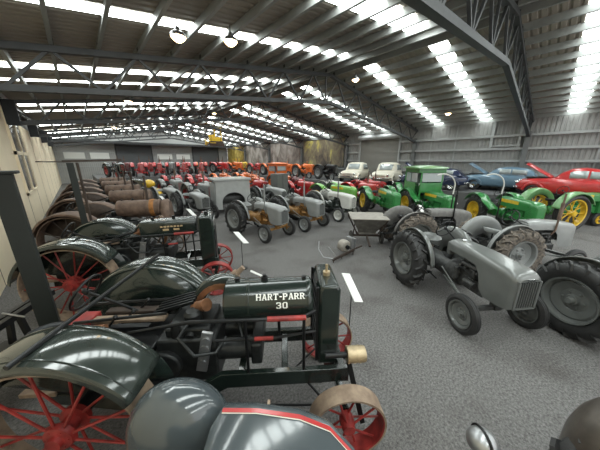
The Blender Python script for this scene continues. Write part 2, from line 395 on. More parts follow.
    # rear fenders
    for s in(-1,1):
        if c['fender']=='dome':
            yi=s*(c['rt']-.19); rr=R_+.085
            yi=s*(c['rt']-.22); rr=R_+.07; prof=[(.22,yi),(rr-.10,yi),(rr-.03,yi+s*.012),(rr-.005,yi+s*.04),(rr+.005,yi+s*.08),(rr+.002,yi+s*.115),(rr-.012,yi+s*.12)]
            b=MB(); b.lathe(prof,(0,0,R_),'Y',26,R(4),R(172)); b.build('fender',body if not c.get('fm') else c['fm'],root,solid=.008,ang=50)
        elif c['fender']=='arc':
            arc_fender(root,0,R_,R_+.1,s*(c['rt']-.17),s*(c['rt']+.17),25,165,body if not c.get('fm') else c['fm'],inner=.25,lip=.06,crown=.03)
        elif c['fender']=='apron':
            rr=R_+.1; yi=s*(c['rt']-.18); yo=s*(c['rt']+.16)
            b=MB(); pts=[(rr*math.cos(R(a)),R_+rr*math.sin(R(a))) for a in range(150,39,-10)]+[(rr*math.cos(R(40))+.25,R_+rr*math.sin(R(40))-.1),(rr*math.cos(R(40))+.55,R_+.25)]
            b.loft([[(x,yi,z_),(x,(yi+yo)/2,z_+.03),(x,yo,z_),(x,yo,z_-.05)] for x,z_ in pts],closed=False,cap=False); b.build('fender',body if not c.get('fm') else c['fm'],root,solid=.01,ang=50)
    steering(root,.66,zh-.08,.28,zh+.1,0,.2)
    if c['seat']: seat_pan(root,-.12,R_+.36,body if body in('grey','grey_light') else 'black')
    b=MB()
    for s in(-1,1): b.tube([(-.15,s*.1,R_-.1),(-.5,s*.28,R_-.2),(-.8,s*.33,R_-.18)],.022,6); b.tube([(-.1,s*.22,R_+.2),(-.3,s*.28,R_+.16),(-.5,s*.28,R_-.18)],.014,6)
    b.tube([(-.2,0,R_+.2),(-.75,0,R_+.05)],.02,6); b.build('lift_arms','black',root)
    if c['exh']=='stack':
        b=MB(); b.tube([(1.35,-.2,zh-.35),(1.35,-.27,zh-.2),(1.35,-.27,zh+.15)],.022,8); b.cyl((1.35,-.27,zh+.08),(1.35,-.27,zh+.5),.036,n=12); b.cyl((1.35,-.27,zh+.5),(1.35,-.27,zh+.72),.02,n=10); pieces(b,'exhaust_stack',c.get('exm','grey_old'),root) if False else b.build('exhaust_stack',c.get('exm','grey_old'),root)
    elif c['exh']=='top':
        b=MB(); b.cyl((1.15,.0,zh-.05),(1.15,.0,zh+.2),.025,n=10); b.cyl((1.15,0,zh+.2),(1.15,0,zh+.5),.045,n=12); b.cyl((1.15,0,zh+.5),(1.15,0,zh+.75),.025,n=10); b.build('exhaust_stack',c.get('exm','rust'),root)
        b=MB(); b.cyl((.95,.05,zh-.05),(.95,.05,zh+.22),.02,n=10); b.sphere((.95,.05,zh+.24),.055,12); b.build('air_intake',body,root)
    if c['lights']:
        for s in(-1,1):
            b=MB(); b.tube([(1.8,s*.24,zh-.3),(1.8,s*.36,zh-.2)],.012,6); b.lathe([(.001,-.06),(.05,-.05),(.085,.0),(.09,.04),(.08,.05),(.001,.055)],(1.86,s*.36,zh-.14),'X',16); b.build('headlight',body if body!='white' else 'chrome',root)
    if c['cab']:
        cm=c['cab']; z0=R_+.25; z1=R_+1.78
        b=MB()
        for xx,yy in((-.5,-.62),(-.5,.62),(.72,-.5),(.72,.5)): b.bar((xx,yy,z0),(xx,yy,z1),.07)
        b.box(-.53,-.65,z0,-.49,.65,z0+.62); b.box(-.53,-.66,z0+.25,.5,-.62,z0+.85); b.box(-.53,.62,z0+.25,.5,.66,z0+.85)
        b.box(-.53,-.65,z1-.22,.75,.65,z1-.02) ; b.box(.7,-.5,z0+.4,.74,.5,z0+.85)
        b.build('cab_body',cm,root,bevel=.01)
        b=MB(); secs=[]
        for x,w,dz in((-.68,.68,0),(-.6,.78,.06),(0,.8,.10),(.75,.74,.07),(.9,.62,0)):
            secs.append([(x,-w,z1-.03),(x,-w,z1+dz*.5),(x,-w*.6,z1+dz),(x,0,z1+dz*1.25),(x,w*.6,z1+dz),(x,w,z1+dz*.5),(x,w,z1-.03)])
        b.loft(secs); b.build('cab_roof',c.get('roofm',cm),root,ang=50)
        for nm,bx in(('side_window',(-.4,-.655,z0+.88,.05,-.645,z1-.24)),('side_window',(.12,-.655,z0+.88,.62,-.645,z1-.24)),('side_window',(-.4,.645,z0+.88,.05,.655,z1-.24)),('side_window',(.12,.645,z0+.88,.62,.655,z1-.24)),('windscreen',(.745,-.46,z0+.9,.755,.46,z1-.24)),('rear_window',(-.535,-.55,z0+.7,-.525,.55,z1-.25))):
            b=MB(); b.box(*bx); b.build(nm,'glass_pale',root)
    return root

# ------------------------------------------------------------------ steel wheeled vintage tractors
GL={ # slab-serif capitals as rectangles / slanted bars on a 6 x 7 grid
 'H':[('r',.2,0,1.7,7),('r',4.3,0,5.8,7),('r',1.5,3,4.5,4.1),('r',0,0,2.2,.9),('r',0,6.1,2.2,7),('r',3.8,0,6,.9),('r',3.8,6.1,6,7)],
 'A':[('s',1.0,0,2.7,7,1.1),('s',5.0,0,3.3,7,1.5),('r',1.6,2,4.4,3),('r',0,0,2.2,.9),('r',3.8,0,6,.9)],
 'R':[('r',.3,0,1.9,7),('r',1,6,4.3,7),('r',1,3.1,4.3,4.1),('r',3.8,3.8,5.4,6.3),('s',3.4,3.3,4.9,0,1.5),('r',0,0,2.4,.9),('r',4,0,6,.9),('r',0,6.1,1.5,7)],
 'T':[('r',2.2,0,3.8,7),('r',.1,5.9,5.9,7),('r',.1,5,.9,7),('r',5.1,5,5.9,7),('r',1.5,0,4.5,.9)],
 'P':[('r',.3,0,1.9,7),('r',1,6,4.3,7),('r',1,2.8,4.3,3.8),('r',3.8,3.4,5.5,6.4),('r',0,0,2.6,.9),('r',0,6.1,1.5,7)],
 '-':[('r',.6,2.8,3.4,4.1)],
 '3':[('r',.4,6,4.6,7),('r',3.7,3.8,5.4,6.5),('r',1.8,3,4.6,4),('r',3.7,.5,5.5,3.4),('r',.4,0,4.6,1),('r',0,.4,1.3,2.1),('r',.1,5,1.3,6.6)],
 '0':[('r',0,.7,1.6,6.3),('r',4.1,.7,5.7,6.3),('r',.8,0,4.9,1),('r',.8,6,4.9,7)],
}
def glyph_quads(ch,ox,oy,s):
    out=[]
    for g in GL[ch]:
        if g[0]=='r': _,a,b,c,d=g; q=[(a,b),(c,b),(c,d),(a,d)]
        else: _,a,b,c,d,w=g; q=[(a-w/2,b),(a+w/2,b),(c+w/2,d),(c-w/2,d)]
        out.append([(ox+x*s,oy+y*s) for x,y in q])
    return out
def wrap_text(txt,xc,v0,s,yc,zc,rad,adv,m,parent,name='lettering'):
    """letters wrapped on the -y side of a lying cylinder"""
    b=MB(); w=sum((adv*.65 if c=='-' else adv) for c in txt)*s; x=xc-w/2; lift=.002
    for ch in txt:
        for q in glyph_quads(ch,x,v0,s):
            # subdivide vertically
            (x0,y0),(x1,y1),(x2,y2),(x3,y3)=q; n=4; vs=[]
            for i in range(n+1):
                t=i/n
                for (ax,ay) in ((x0+(x3-x0)*t,y0+(y3-y0)*t),(x1+(x2-x1)*t,y1+(y2-y1)*t)):
                    th=ay/rad; rr=rad+lift
                    vs.append((ax,yc-rr*math.cos(th),zc+rr*math.sin(th)))
            lift+=.00005
            b.add(vs,[(2*i,2*i+1,2*i+3,2*i+2) for i in range(n)])
        x+=(adv*.65 if ch=='-' else adv)*s
    return b.build(name,m,parent)
def steel_tractor(name,kind='round',body='green_dark',fend='green_fender',wheel='red_wheel',band='tan',detail=True):
    root=empty(name); Rr=.68; fr=.36; wb=2.38
    for s in(-1,1):
        steel_wheel(root,'rear_wheel',0,s*(.68 if s<0 else .79),Rr,.27,18 if detail else 12,s,band,wheel,.11,holes=28 if detail else 0,spoke_objs=detail,sr=.0115)
        fw_=steel_wheel(root,'front_wheel',wb,s*.58,fr,.17,10,s,band if kind!='box' else wheel,wheel,.06,spoke_objs=detail,sr=.011)
        MB().lathe([(fr-.03,-.075),(fr-.019,-.084),(fr-.019,.084),(fr-.03,.075)],(wb,s*.58,fr),'Y',40,closedp=True).build('inner_rim',wheel,fw_)
        # guide band of the front wheel, fenders
        fy0,fy1,fr_=(.40,.86,Rr+.095) if s<0 else (.60,.98,Rr+.135)
        arc_fender(root,0,Rr,fr_,s*fy0,s*fy1,31 if s<0 else 24,168,fend,inner=0,lip=.05,crown=.02)
        MB().lathe([(.12,s*(fy0+.01)),(fr_-.005,s*(fy0+.01))],(0,0,Rr),'Y',28,R(12),R(168)).build('fender_side_panel',body,root,solid=.008)
        if detail:
            b=MB()
            for a in(70,110): 
                b.lathe([(fr_+.005,s*(fy0+.06)),(fr_+.023,s*(fy0+.06)),(fr_+.023,s*(fy0+.068)),(fr_+.005,s*(fy0+.068))],(0,0,Rr),'Y',24,R(34),R(166),closedp=True) if a==70 else b.lathe([(fr_-.005,s*(fy1-.07)),(fr_+.018,s*(fy1-.07)),(fr_+.018,s*(fy1-.062)),(fr_-.005,s*(fy1-.062))],(0,0,Rr),'Y',24,R(34),R(166),closedp=True)
            b.build('fender_bead',fend,root)
    # frame rails with a dropped rear
    b=MB()
    for s in(-1,1):
        b.prism([(1.15,.73),(2.45,.73),(2.45,.56),(1.2,.56),(.95,.42),(.55,.30),(.2,.34),(-.5,.5),(-.5,.62),(.2,.52),(.6,.47),(.85,.55)],s*.27,s*.33)
    for xx in(1.3,1.75,2.35): b.box(xx,-.3,.58,xx+.07,.3,.7)
    b.build('frame',body,root,bevel=.006)
    # front axle and steering gear
    b=MB(); b.bar((wb,-.5,fr+.02),(wb,.5,fr+.02),.07,.09); b.bar((wb-.06,0,fr),(wb-.1,0,.62),.14,.12)
    for s in(-1,1): b.cyl((wb,s*.46,fr-.08),(wb,s*.46,fr+.14),.03,n=10); b.cyl((wb,s*.44,fr),(wb,s*.66,fr),.03,n=10)
    b.build('front_axle',body,root)
    b=MB(); b.tube([(wb-.12,-.4,fr-.02),(.9,-.42,.48)],.012,6); b.tube([(wb-.15,.4,fr-.02),(1.9,0,.42),(wb-.15,-.4,fr-.02)],.014,6); b.tube([(1.75,-.28,.58),(2.2,-.1,.3)],.014,6); pieces(b,'steering_rod','black',root)
    # rear gear case and platform
    b=MB(); b.box(-.45,-.32,.45,.55,.32,.85); b.box(-.1,-.3,.85,.5,.3,1.02); b.cyl((0,-.6,Rr),(0,.72,Rr),.07,n=14); b.cyl((.42,-.44,.62),(.42,-.3,.62),.19,n=20); b.cyl((.42,.3,.62),(.42,.44,.62),.19,n=20); b.build('gear_case','black',root,bevel=.02)
    b=MB(); b.box(-.75,-.34,.60,-.42,.34,.64); b.build('platform','rust_dark' if body!='green_dark' else 'tan',root)
    if kind in('round','hull'):
        rad=.215 if kind=='round' else .25
        x0,x1=(1.19,2.08) if kind=='round' else (.95,2.1); zc=1.38
        b=MB(); b.lathe([(.001,x0),(rad-.02,x0),(rad,x0+.015),(rad,x0+.23),(rad+.004,x0+.235),(rad+.004,x0+.25),(rad,x0+.255),(rad,x1-.06),(rad+.005,x1-.055),(rad+.005,x1-.03),(rad,x1-.02),(rad-.02,x1),(.001,x1)],(0,0,zc),'X',40)
        tank=b.build('fuel_tank' if kind=='round' else 'boiler_hood',body if kind=='round' else band,root)
        b=MB(); b.cyl((x0+.4,0,zc+rad-.01),(x0+.4,0,zc+rad+.035),.035,n=12); b.cyl((x0+.4,0,zc+rad+.03),(x0+.4,0,zc+rad+.06),.02,n=8); b.cyl((x0+.12,.0,zc+rad-.01),(x0+.12,0,zc+rad+.03),.025,n=10); b.cyl((x1-.08,0,zc+rad-.01),(x1-.08,0,zc+rad+.03),.02,n=10); pieces(b,'tank_cap','black',root)
        if kind=='round':
            wrap_text('HART-PARR',1.76,.098,.0084,0,zc,rad,6.7,'letter',tank,'maker_lettering')
            wrap_text('30',1.775,.012,.0088,0,zc,rad,6.9,'letter',tank,'number_lettering')
        else:
            b=MB(); b.lathe([(rad+.001,x1-.28),(rad+.012,x1-.28),(rad+.012,x1-.16),(rad+.001,x1-.16)],(0,0,zc),'X',40,closedp=True); b.build('hood_band','rust_orange',root)
        # radiator / cooling tower
        b=MB()
        if kind=='round':
            b.prism([(2.14,.66),(2.36,.66),(2.36,1.55),(2.33,1.61),(2.17,1.61),(2.14,1.55)],-.2,.34); 
            b.build('radiator',body,root,bevel=.03)
            b=MB()
            for k in range(7): b.box(2.125,-.17,.75+k*.12,2.14,.30,.78+k*.12)
            for yy in(-.17,.3): b.box(2.115,yy-.012,.7,2.14,yy+.012,1.58)
            b.build('radiator_ribs','black',root)
            b=MB(); b.cyl((2.25,.04,1.60),(2.25,.04,1.65),.04,n=12); b.cyl((2.25,.04,1.65),(2.25,.04,1.73),.014,n=8); b.build('radiator_cap','brass',root)
            b=MB(); b.lathe([(.03,2.42),(.078,2.42)]+[(.08+.003*(k%2),2.425+k*.012) for k in range(15)]+[(.076,2.61),(.001,2.61)],(0,-.3,.875),'X',24)
            for k in range(10):
                a=2*PI*k/10
                for xx in(2.43,2.49,2.55): b.cyl((xx,-.3+.07*math.cos(a),.875+.07*math.sin(a)),(xx,-.3+.085*math.cos(a),.875+.085*math.sin(a)),.009,n=6)
            b.build('belt_pulley','brass',root)
            b=MB(); b.cyl((2.2,-.3,.875),(2.42,-.3,.875),.03,n=12); b.build('pulley_shaft','black',root)
            b=MB(); b.bar((2.44,-.33,.8),(2.60,-.42,.1),.04,.05); b.build('front_brace','black',root)
        else:
            b.loft([[(2.1+.02,w*math.cos(t),1.1+h*math.sin(t)) if k==0 else (2.1+.02+k*.06,w*math.cos(t),1.1+h*math.sin(t)) for t in [2*PI*i/20 for i in range(20)]] for k,(w,h) in enumerate(((.28,.48),(.33,.53),(.33,.53),(.33,.53),(.28,.48)))]); b.build('radiator',band,root,ang=50)
    if kind=='box':
        b=MB(); S=[(1.0,.2,1.58,1.30),(1.05,.23,1.6,1.28),(2.0,.23,1.6,1.28),(2.05,.21,1.59,1.3)]
        b.loft([hood_section(x,w,zt,zz,.09) for x,w,zt,zz in S],closed=False,cap=False)
        for E_ in(S[0],S[-1]): q=hood_section(*E_,.09); b.add(q,[tuple(range(len(q)))])
        hd=b.build('bonnet',body,root,ang=42)
        b=MB()
        for k in range(7): b.box(1.38+k*.062,-.234,1.47,1.425+k*.062,-.231,1.50)
        for k in range(2): b.box(1.42+k*.2,-.234,1.40,1.53+k*.2,-.231,1.44)
        b.build('gold_transfer','goldletter',hd)
        b=MB(); b.cyl((1.2,0,1.6),(1.2,0,1.65),.03,n=10); b.cyl((1.6,0,1.6),(1.6,0,1.66),.035,n=10); pieces(b,'tank_cap','black',root)
        b=MB(); b.prism([(2.1,.55),(2.4,.55),(2.4,1.58),(2.36,1.66),(2.14,1.66),(2.1,1.6)],-.33,.33); b.build('radiator',body,root,bevel=.03)
        b=MB(); b.prism([(2.4,.62),(2.415,.62),(2.415,1.36),(2.4,1.36)],-.28,.28); b.build('radiator_core','black',root)
        b=MB(); b.box(2.4,-.26,1.42,2.415,.26,1.56); b.build('maker_plate','steel',root)
        b=MB(); b.cyl((2.25,0,1.66),(2.25,0,1.71),.045,n=12); b.build('radiator_cap','black',root)
    # engine: lying twin block, crankcase, flywheel, magneto, rocker covers
    b=MB(); b.box(.55,-.28,.62,1.12,.28,1.12); b.box(.62,-.22,1.10,1.05,.22,1.2); b.cyl((.62,-.34,.86),(.62,.34,.86),.16,n=20); b.cyl((1.1,-.18,.92),(1.5,-.18,.92),.1,n=16); b.cyl((1.1,.14,.92),(1.5,.14,.92),.1,n=16); b.box(1.45,-.29,.80,1.56,.25,1.04)
    b.build('engine_block','engine',root,bevel=.02)
    b=MB(); b.lathe([(.05,.0),(.07,.0),(.085,.03),(.085,.12),(.06,.15),(.001,.15)],(.86,-.1,1.18),'Z',20); b.cyl((.72,-.2,1.12),(.72,-.2,1.26),.05,.04,14); b.cyl((.86,-.24,1.12),(.86,-.05,1.2),.045,n=12); b.build('carburettor','engine',root)
    b=MB(); b.cyl((.84,.02,1.28),(.98,-.06,1.36),.06,.055,16); b.cyl((.98,-.06,1.36),(1.0,-.07,1.37),.065,n=16); b.build('oiler','copper' if body=='green_dark' else 'rust_dark',root)
    b=MB()
    for k in range(5): b.bar((.40,.04+k*.055,1.22),(.84,.0+k*.055,1.36),.024,.03)
    b.build('rocker_gear','black',root)
    if detail:
        b=MB()
        for k in range(4): b.cyl((.98+k*.02,-.33,.88+k*.085),(.98+k*.02,-.29,.88+k*.085),.04,n=12)
        b.bar((.96,-.3,.78),(1.06,-.3,1.22),.03,.1); b.build('push_rod_cover','steel',root)
        b=MB(); b.tube([(.3,-.2,1.0),(.3,-.24,1.2),(.9,-.3,1.34),(1.2,-.3,1.34),(1.95,-.3,1.335),(2.1,-.2,1.34)],.018,8); b.tube([(1.1,-.3,1.12),(1.7,-.31,1.13),(2.1,-.24,1.13)],.013,8)
        for xx in(1.42,1.98): b.tube([(xx,-.31,.7),(xx,-.31,1.35)],.015,8)
        b.tube([(1.72,.2,.7),(1.72,.2,1.3)],.02,6)
        b.build('side_rails','black',root)
        b=MB(); b.tube([(1.63,-.3,1.338),(2.0,-.3,1.338)],.026,10); b.tube([(1.5,-.31,1.13),(1.68,-.31,1.13)],.02,8); pieces(b,'hand_lever','red_wheel',root)
        b=MB(); b.tube([(.85,-.15,1.25),(.8,-.34,1.2),(.95,-.4,1.05),(1.12,-.32,1.0),(1.2,-.2,1.08)],.017,8); b.tube([(1.12,.1,1.2),(1.3,-.05,1.1),(1.36,-.15,.95)],.015,8); b.tube([(.3,.1,1.05),(.55,.18,1.22),(.8,.2,1.15)],.014,8); pieces(b,'pipe','engine',root)
        b=MB(); b.lathe([(.20,.0),(.31,.0),(.33,.03),(.33,.12),(.31,.15),(.20,.15)],(1.1,.12,1.24),'Y',28,R(20),R(190),closedp=True); b.build('flywheel_guard',fend,root)
        b=MB(); b.lathe([(.24,.0),(.30,.0),(.30,.12),(.24,.12)],(1.1,.1,1.20),'Y',28,closedp=True); b.build('flywheel_rim','copper',root)
        b=MB(); b.tube([(1.05,.3,1.4),(1.25,.3,1.53)],.05,10); b.tube([(1.25,.3,1.53),(1.32,.3,1.6)],.03,10); b.build('exhaust_elbow','tan',root)
        # levers and rods over the platform
        b=MB(); 
        for k in range(4): b.tube([(-.3+k*.05,-.2+k*.14,.85),(.0+k*.08,-.22+k*.15,1.22+.04*(k%2))],.012,6); b.sphere((.0+k*.08,-.22+k*.15,1.22+.04*(k%2)),.026,8)
        b.tube([(-.4,.28,1.2),(.55,.3,1.22)],.02,6); b.tube([(-.35,-.05,1.2),(.55,.0,1.24)],.016,6); b.box(-.3,-.1,1.12,.4,-.04,1.16); b.build('control_levers','black',root)
        b=MB(); b.box(-.42,.02,1.12,.5,.12,1.16); b.build('top_plate','tan',root,bevel=.01); b=MB(); b.box(-.2,.16,1.13,.45,.26,1.17); b.build('top_plate','rust_dark',root,bevel=.01)
        b=MB(); b.cyl((-.1,-.12,1.18),(.02,-.14,1.2),.035,n=10); b.build('brass_fitting','copper',root); b=MB(); b.box(-.45,-.05,1.02,-.25,.18,1.18); b.build('tool_box','red_wheel',root,bevel=.01)
    steering(root,.35,1.05,-.35,1.42,.18,.2)
    seat_pan(root,-.62,.95,'black',-.02)
    return root

# ------------------------------------------------------------------ cars
def car(name,body='red',L=4.2,W=1.62,Hh=1.48,style='coupe',bonnet_open=False,inner='black'):
    root=empty(name); h=W/2
    # lower body: stations along x (front = +x)
    st=[(-L/2,.62,.45,.70),(-L/2+.15,.80,.36,.84),(-L/2+.6,.95,.3,.93),(-L*.2,.99,.27,.95),(L*.08,1.0,.27,.97),(L*.18,.99,.28,.98),(L*.34,.92,.3,.93),(L/2-.2,.82,.36,.84),(L/2-.02,.60,.42,.68)]
    b=MB(); secs=[]
    for x,wf,z0,z1 in st:
        w=h*wf; zt=z1
        secs.append([(x,-w*.9,z0),(x,-w,z0+.12),(x,-w,zt-.18),(x,-w*.93,zt-.05),(x,-w*.7,zt),(x,0,zt+.03),(x,w*.7,zt),(x,w*.93,zt-.05),(x,w,zt-.18),(x,w,z0+.12),(x,w*.9,z0)])
    b.loft(secs); b.build('car_body',body,root,ang=60)
    # rounded wings
    b=MB()
    for s in(-1,1):
        for cx in(L*.32,-L*.30): b.lathe([(.34,s*(h*.62)),(.43,s*(h*.66)),(.45,s*(h*.85)),(.42,s*(h*1.0)),(.36,s*(h*1.02)),(.34,s*(h*.98))],(cx,0,.34),'Y',20,R(2),R(178),closedp=True)
    pieces(b,'wheel_arch',body,root,ang=60)
    if style=='coupe': cs=[(-L*.36,.55,.93),(-L*.30,.72,1.12),(-L*.20,.80,Hh-.08),(-L*.06,.82,Hh),(L*.04,.80,Hh-.05),(L*.12,.76,1.2),(L*.17,.72,.96)]
    elif style=='van': cs=[(-L*.49,.86,.93),(-L*.485,.88,Hh-.05),(-L*.3,.9,Hh),(L*.0,.9,Hh),(L*.08,.86,Hh-.06),(L*.14,.8,1.25),(L*.19,.76,.96)]
    else: cs=[(-L*.42,.6,.93),(-L*.36,.76,1.2),(-L*.28,.82,Hh-.07),(-L*.1,.85,Hh),(L*.04,.83,Hh-.05),(L*.11,.78,1.2),(L*.16,.74,.96)]
    b=MB(); secs=[]
    for x,wf,zt in cs:
        w=h*wf; wb_=h*.88; zb=.90
        secs.append([(x,-wb_,zb),(x,-(w+(wb_-w)*.5),zb+(zt-zb)*.5),(x,-w*.92,zb+(zt-zb)*.88),(x,-w*.72,zt),(x,0,zt+.02),(x,w*.72,zt),(x,w*.92,zb+(zt-zb)*.88),(x,w+(wb_-w)*.5,zb+(zt-zb)*.5),(x,wb_,zb)])
    b.loft(secs); b.build('roof',body,root,ang=60)
    # windows as slightly raised panes along the sides and front / back
    def interp(x):
        for i in range(len(cs)-1):
            if cs[i][0]<=x<=cs[i+1][0]:
                t=(x-cs[i][0])/(cs[i+1][0]-cs[i][0]); return [cs[i][k]+(cs[i+1][k]-cs[i][k])*t for k in range(3)]
        return cs[-1]
    spans=[(-L*.24,-L*.10),(-L*.085,L*.05)] if style!='van' else [(-L*.06,L*.06)]
    if style=='sedan': spans=[(-L*.30,-L*.13),(-L*.115,L*.02)]
    for s in(-1,1):
        for a,c_ in spans:
            b=MB(); vs=[]
            n=6
            for i in range(n+1):
                x=a+(c_-a)*i/n; _,wf,zt=interp(x); w=h*wf; wb_=h*.88
                for t in(.22,.5,.8):
                    y=(wb_+(w+(wb_-w)*.5-wb_)*t/.5) if t<=.5 else ((w+(wb_-w)*.5)+(w*.92-(w+(wb_-w)*.5))*(t-.5)/.38)
                    vs.append((x,s*(y+.008),.90+(zt-.90)*t))
            fs=[]
            for i in range(n):
                for k in range(2): fs.append((i*3+k,i*3+k+1,(i+1)*3+k+1,(i+1)*3+k))
            b.add(vs,fs); b.build('side_window','glass_pale',root,solid=.006)
    def pane(i0,i1,nm,t0=.12,t1=.9,off=.012):
        A,B=cs[i0],cs[i1]; b=MB(); vs=[]
        for t in(t0,.5,t1):
            x=A[0]+(B[0]-A[0])*t; wf=A[1]+(B[1]-A[1])*t; zt=A[2]+(B[2]-A[2])*t
            for y in(-.72,-.3,.3,.72): vs.append((x+off*(1 if nm=='windscreen' else -1),y*h*wf,zt+.018))
        b.add(vs,[(r*4+k,r*4+k+1,(r+1)*4+k+1,(r+1)*4+k) for r in range(2) for k in range(3)]); b.build(nm,'glass_pale',root,solid=.006)
    if style=='van': pane(4,6,'windscreen')
    else: pane(4,6,'windscreen',.15,.85); pane(0,2,'rear_window',.2,.85)
    for s in(-1,1):
        for cx in(L*.32,-L*.30):
            o=disc_rim_mb(.19,.16,s,cx,s*(h*.86),.32,bolts=5).build('wheel','chrome' if style!='van' else body,root); tyre_mb(.32,.16,.2,0,s*(h*.86),.32,cx,n=28).build('tyre','rubber',o)
    b=MB()
    for x,sg in((L/2+.06,1),(-L/2-.06,-1)):
        b.tube([(x-sg*.22,-h*.98,.5),(x-sg*.04,-h*.8,.5),(x,0,.5),(x-sg*.04,h*.8,.5),(x-sg*.22,h*.98,.5)],.035,8)
    pieces(b,'bumper','chrome',root)
    b=MB()
    for k in range(6): b.bar((L/2-.03+.02,-h*.5,.50+k*.055),(L/2-.03+.02,h*.5,.50+k*.055),.03,.018)
    b.build('grille','chrome',root)
    for s in(-1,1):
        b=MB(); b.lathe([(.001,.04),(.07,.03),(.09,.0),(.09,-.05),(.06,-.1)],(L/2-.02,s*h*.68,.72),'X',16); b.build('headlight','chrome',root)
    if bonnet_open:
        b=MB(); b.box(L*.19,-h*.55,.93,L*.42,h*.55,.985); b.build('engine_bay','black',root)
        b=MB(); hx=L*.18; hz=1.02; an=R(32); Lb=L*.30; n=6; vs=[]
        for i in range(n+1):
            t=i/n; ww=h*(.72-.22*t*t)
            for y,dz in((-1,-.06),(-.5,.01),(0,.03),(.5,.01),(1,-.06)): vs.append((hx+Lb*t*math.cos(an)-dz*math.sin(an),y*ww,hz+Lb*t*math.sin(an)+dz*math.cos(an)))
        b.add(vs,[(i*5+k,i*5+k+1,(i+1)*5+k+1,(i+1)*5+k) for i in range(n) for k in range(4)]); b.build('bonnet',body,root,solid=.03,ang=50)
        b=MB(); b.tube([(L*.36,-h*.45,.98),(hx+Lb*.7*math.cos(an),-h*.45,hz+Lb*.7*math.sin(an))],.01,6); b.build('bonnet_stay','steel',root)
    return root
# ================================================================== the hall
L=6.53; X0,X1=-1.7,20.1; Y0,Y1=-7.5,40.8; RX=9.5
TY=[1.63+L*k for k in range(-1,6)]
def ztop(x): return 6.62-.155*abs(x-RX)
def zbot(x): return 5.46-.118*abs(x-RX)
def zroof(x): return 6.94-.155*abs(x-RX)
def st(o): o['kind']='structure'; return o
def ribbed(name,col,axis,scale,depth=.03,rough=.5,metal=.2,dark=.75):
    m=bpy.data.materials.new(name); m.use_nodes=True; nt=m.node_tree; b=nt.nodes['Principled BSDF']; N=nt.nodes.new; K=nt.links.new
    b.inputs['Roughness'].default_value=rough; b.inputs['Metallic'].default_value=metal
    tc=N('ShaderNodeTexCoord'); w=N('ShaderNodeTexWave'); w.bands_direction=axis; w.inputs['Scale'].default_value=scale
    K(tc.outputs['Object'],w.inputs['Vector'])
    bp=N('ShaderNodeBump'); bp.inputs['Strength'].default_value=1; bp.inputs['Distance'].default_value=depth; K(w.outputs['Fac'],bp.inputs['Height']); K(bp.outputs['Normal'],b.inputs['Normal'])
    n=N('ShaderNodeTexNoise'); n.inputs['Scale'].default_value=.6; n.inputs['Detail'].default_value=4; K(tc.outputs['Object'],n.inputs['Vector'])
    r=N('ShaderNodeValToRGB'); r.color_ramp.elements[0].position=.3; r.color_ramp.elements[1].position=.7
    r.color_ramp.elements[0].color=(*[c*dark for c in col],1); r.color_ramp.elements[1].color=(*col,1); K(n.outputs['Fac'],r.inputs['Fac']); K(r.outputs['Color'],b.inputs['Base Color'])
    return m
M['roof']=ribbed('ribbed_roof_sheet',(.33,.29,.245),'Y',1.6,.0,.6,.1)
M['clad']=ribbed('ribbed_wall_cladding',(.31,.31,.30),'Y',1.6,.0,.5,.1,.9)
M['cladx']=ribbed('ribbed_end_cladding',(.36,.36,.35),'X',1.6,.0,.5,.1,.9)
M['rdoor']=ribbed('roller_door_slats',(.22,.21,.19),'Z',3.2,.03,.5,.1,.9)
M['rdoor_dark']=ribbed('dark_roller_door_slats',(.12,.125,.13),'Z',3.2,.03,.5,.1,.9)
def floor_mat():
    m=bpy.data.materials.new('grey_carpet'); m.use_nodes=True; nt=m.node_tree; b=nt.nodes['Principled BSDF']; N=nt.nodes.new; K=nt.links.new
    b.inputs['Roughness'].default_value=.95; b.inputs['Specular IOR Level'].default_value=.15
    tc=N('ShaderNodeTexCoord')
    n1=N('ShaderNodeTexNoise'); n1.inputs['Scale'].default_value=34; n1.inputs['Detail'].default_value=6; n1.inputs['Roughness'].default_value=.8
    n2=N('ShaderNodeTexNoise'); n2.inputs['Scale'].default_value=1.1; n2.inputs['Detail'].default_value=5
    K(tc.outputs['Object'],n1.inputs['Vector']); K(tc.outputs['Object'],n2.inputs['Vector'])
    r1=N('ShaderNodeValToRGB'); r1.color_ramp.elements[0].position=.36; r1.color_ramp.elements[1].position=.66; r1.color_ramp.elements[0].color=(.068,.066,.064,1); r1.color_ramp.elements[1].color=(.235,.228,.222,1)
    K(n1.outputs['Fac'],r1.inputs['Fac'])
    r2=N('ShaderNodeValToRGB'); r2.color_ramp.elements[0].position=.3; r2.color_ramp.elements[1].position=.5; r2.color_ramp.elements[0].color=(.72,.7,.69,1); r2.color_ramp.elements[1].color=(1,1,1,1)
    K(n2.outputs['Fac'],r2.inputs['Fac'])
    mx=N('ShaderNodeMix'); mx.data_type='RGBA'; mx.blend_type='MULTIPLY'; mx.inputs[0].default_value=1; K(r1.outputs['Color'],mx.inputs[6]); K(r2.outputs['Color'],mx.inputs[7]); K(mx.outputs[2],b.inputs['Base Color'])
    bp=N('ShaderNodeBump'); bp.inputs['Strength'].default_value=.5; bp.inputs['Distance'].default_value=.006; K(n1.outputs['Fac'],bp.inputs['Height']); K(bp.outputs['Normal'],b.inputs['Normal'])
    return m
M['carpet']=floor_mat()
M['wallcream']=mat('cream_wall_paint',(.97,.84,.62),.7,0,.06,1.2,.15,60)
M['sky']=mat('daylit_roof_light',(.93,1.0,.98),.5,emit=9.)
M['winbrown']=mat('dull_window_pane',(.17,.145,.115),.15,0,.2,2)

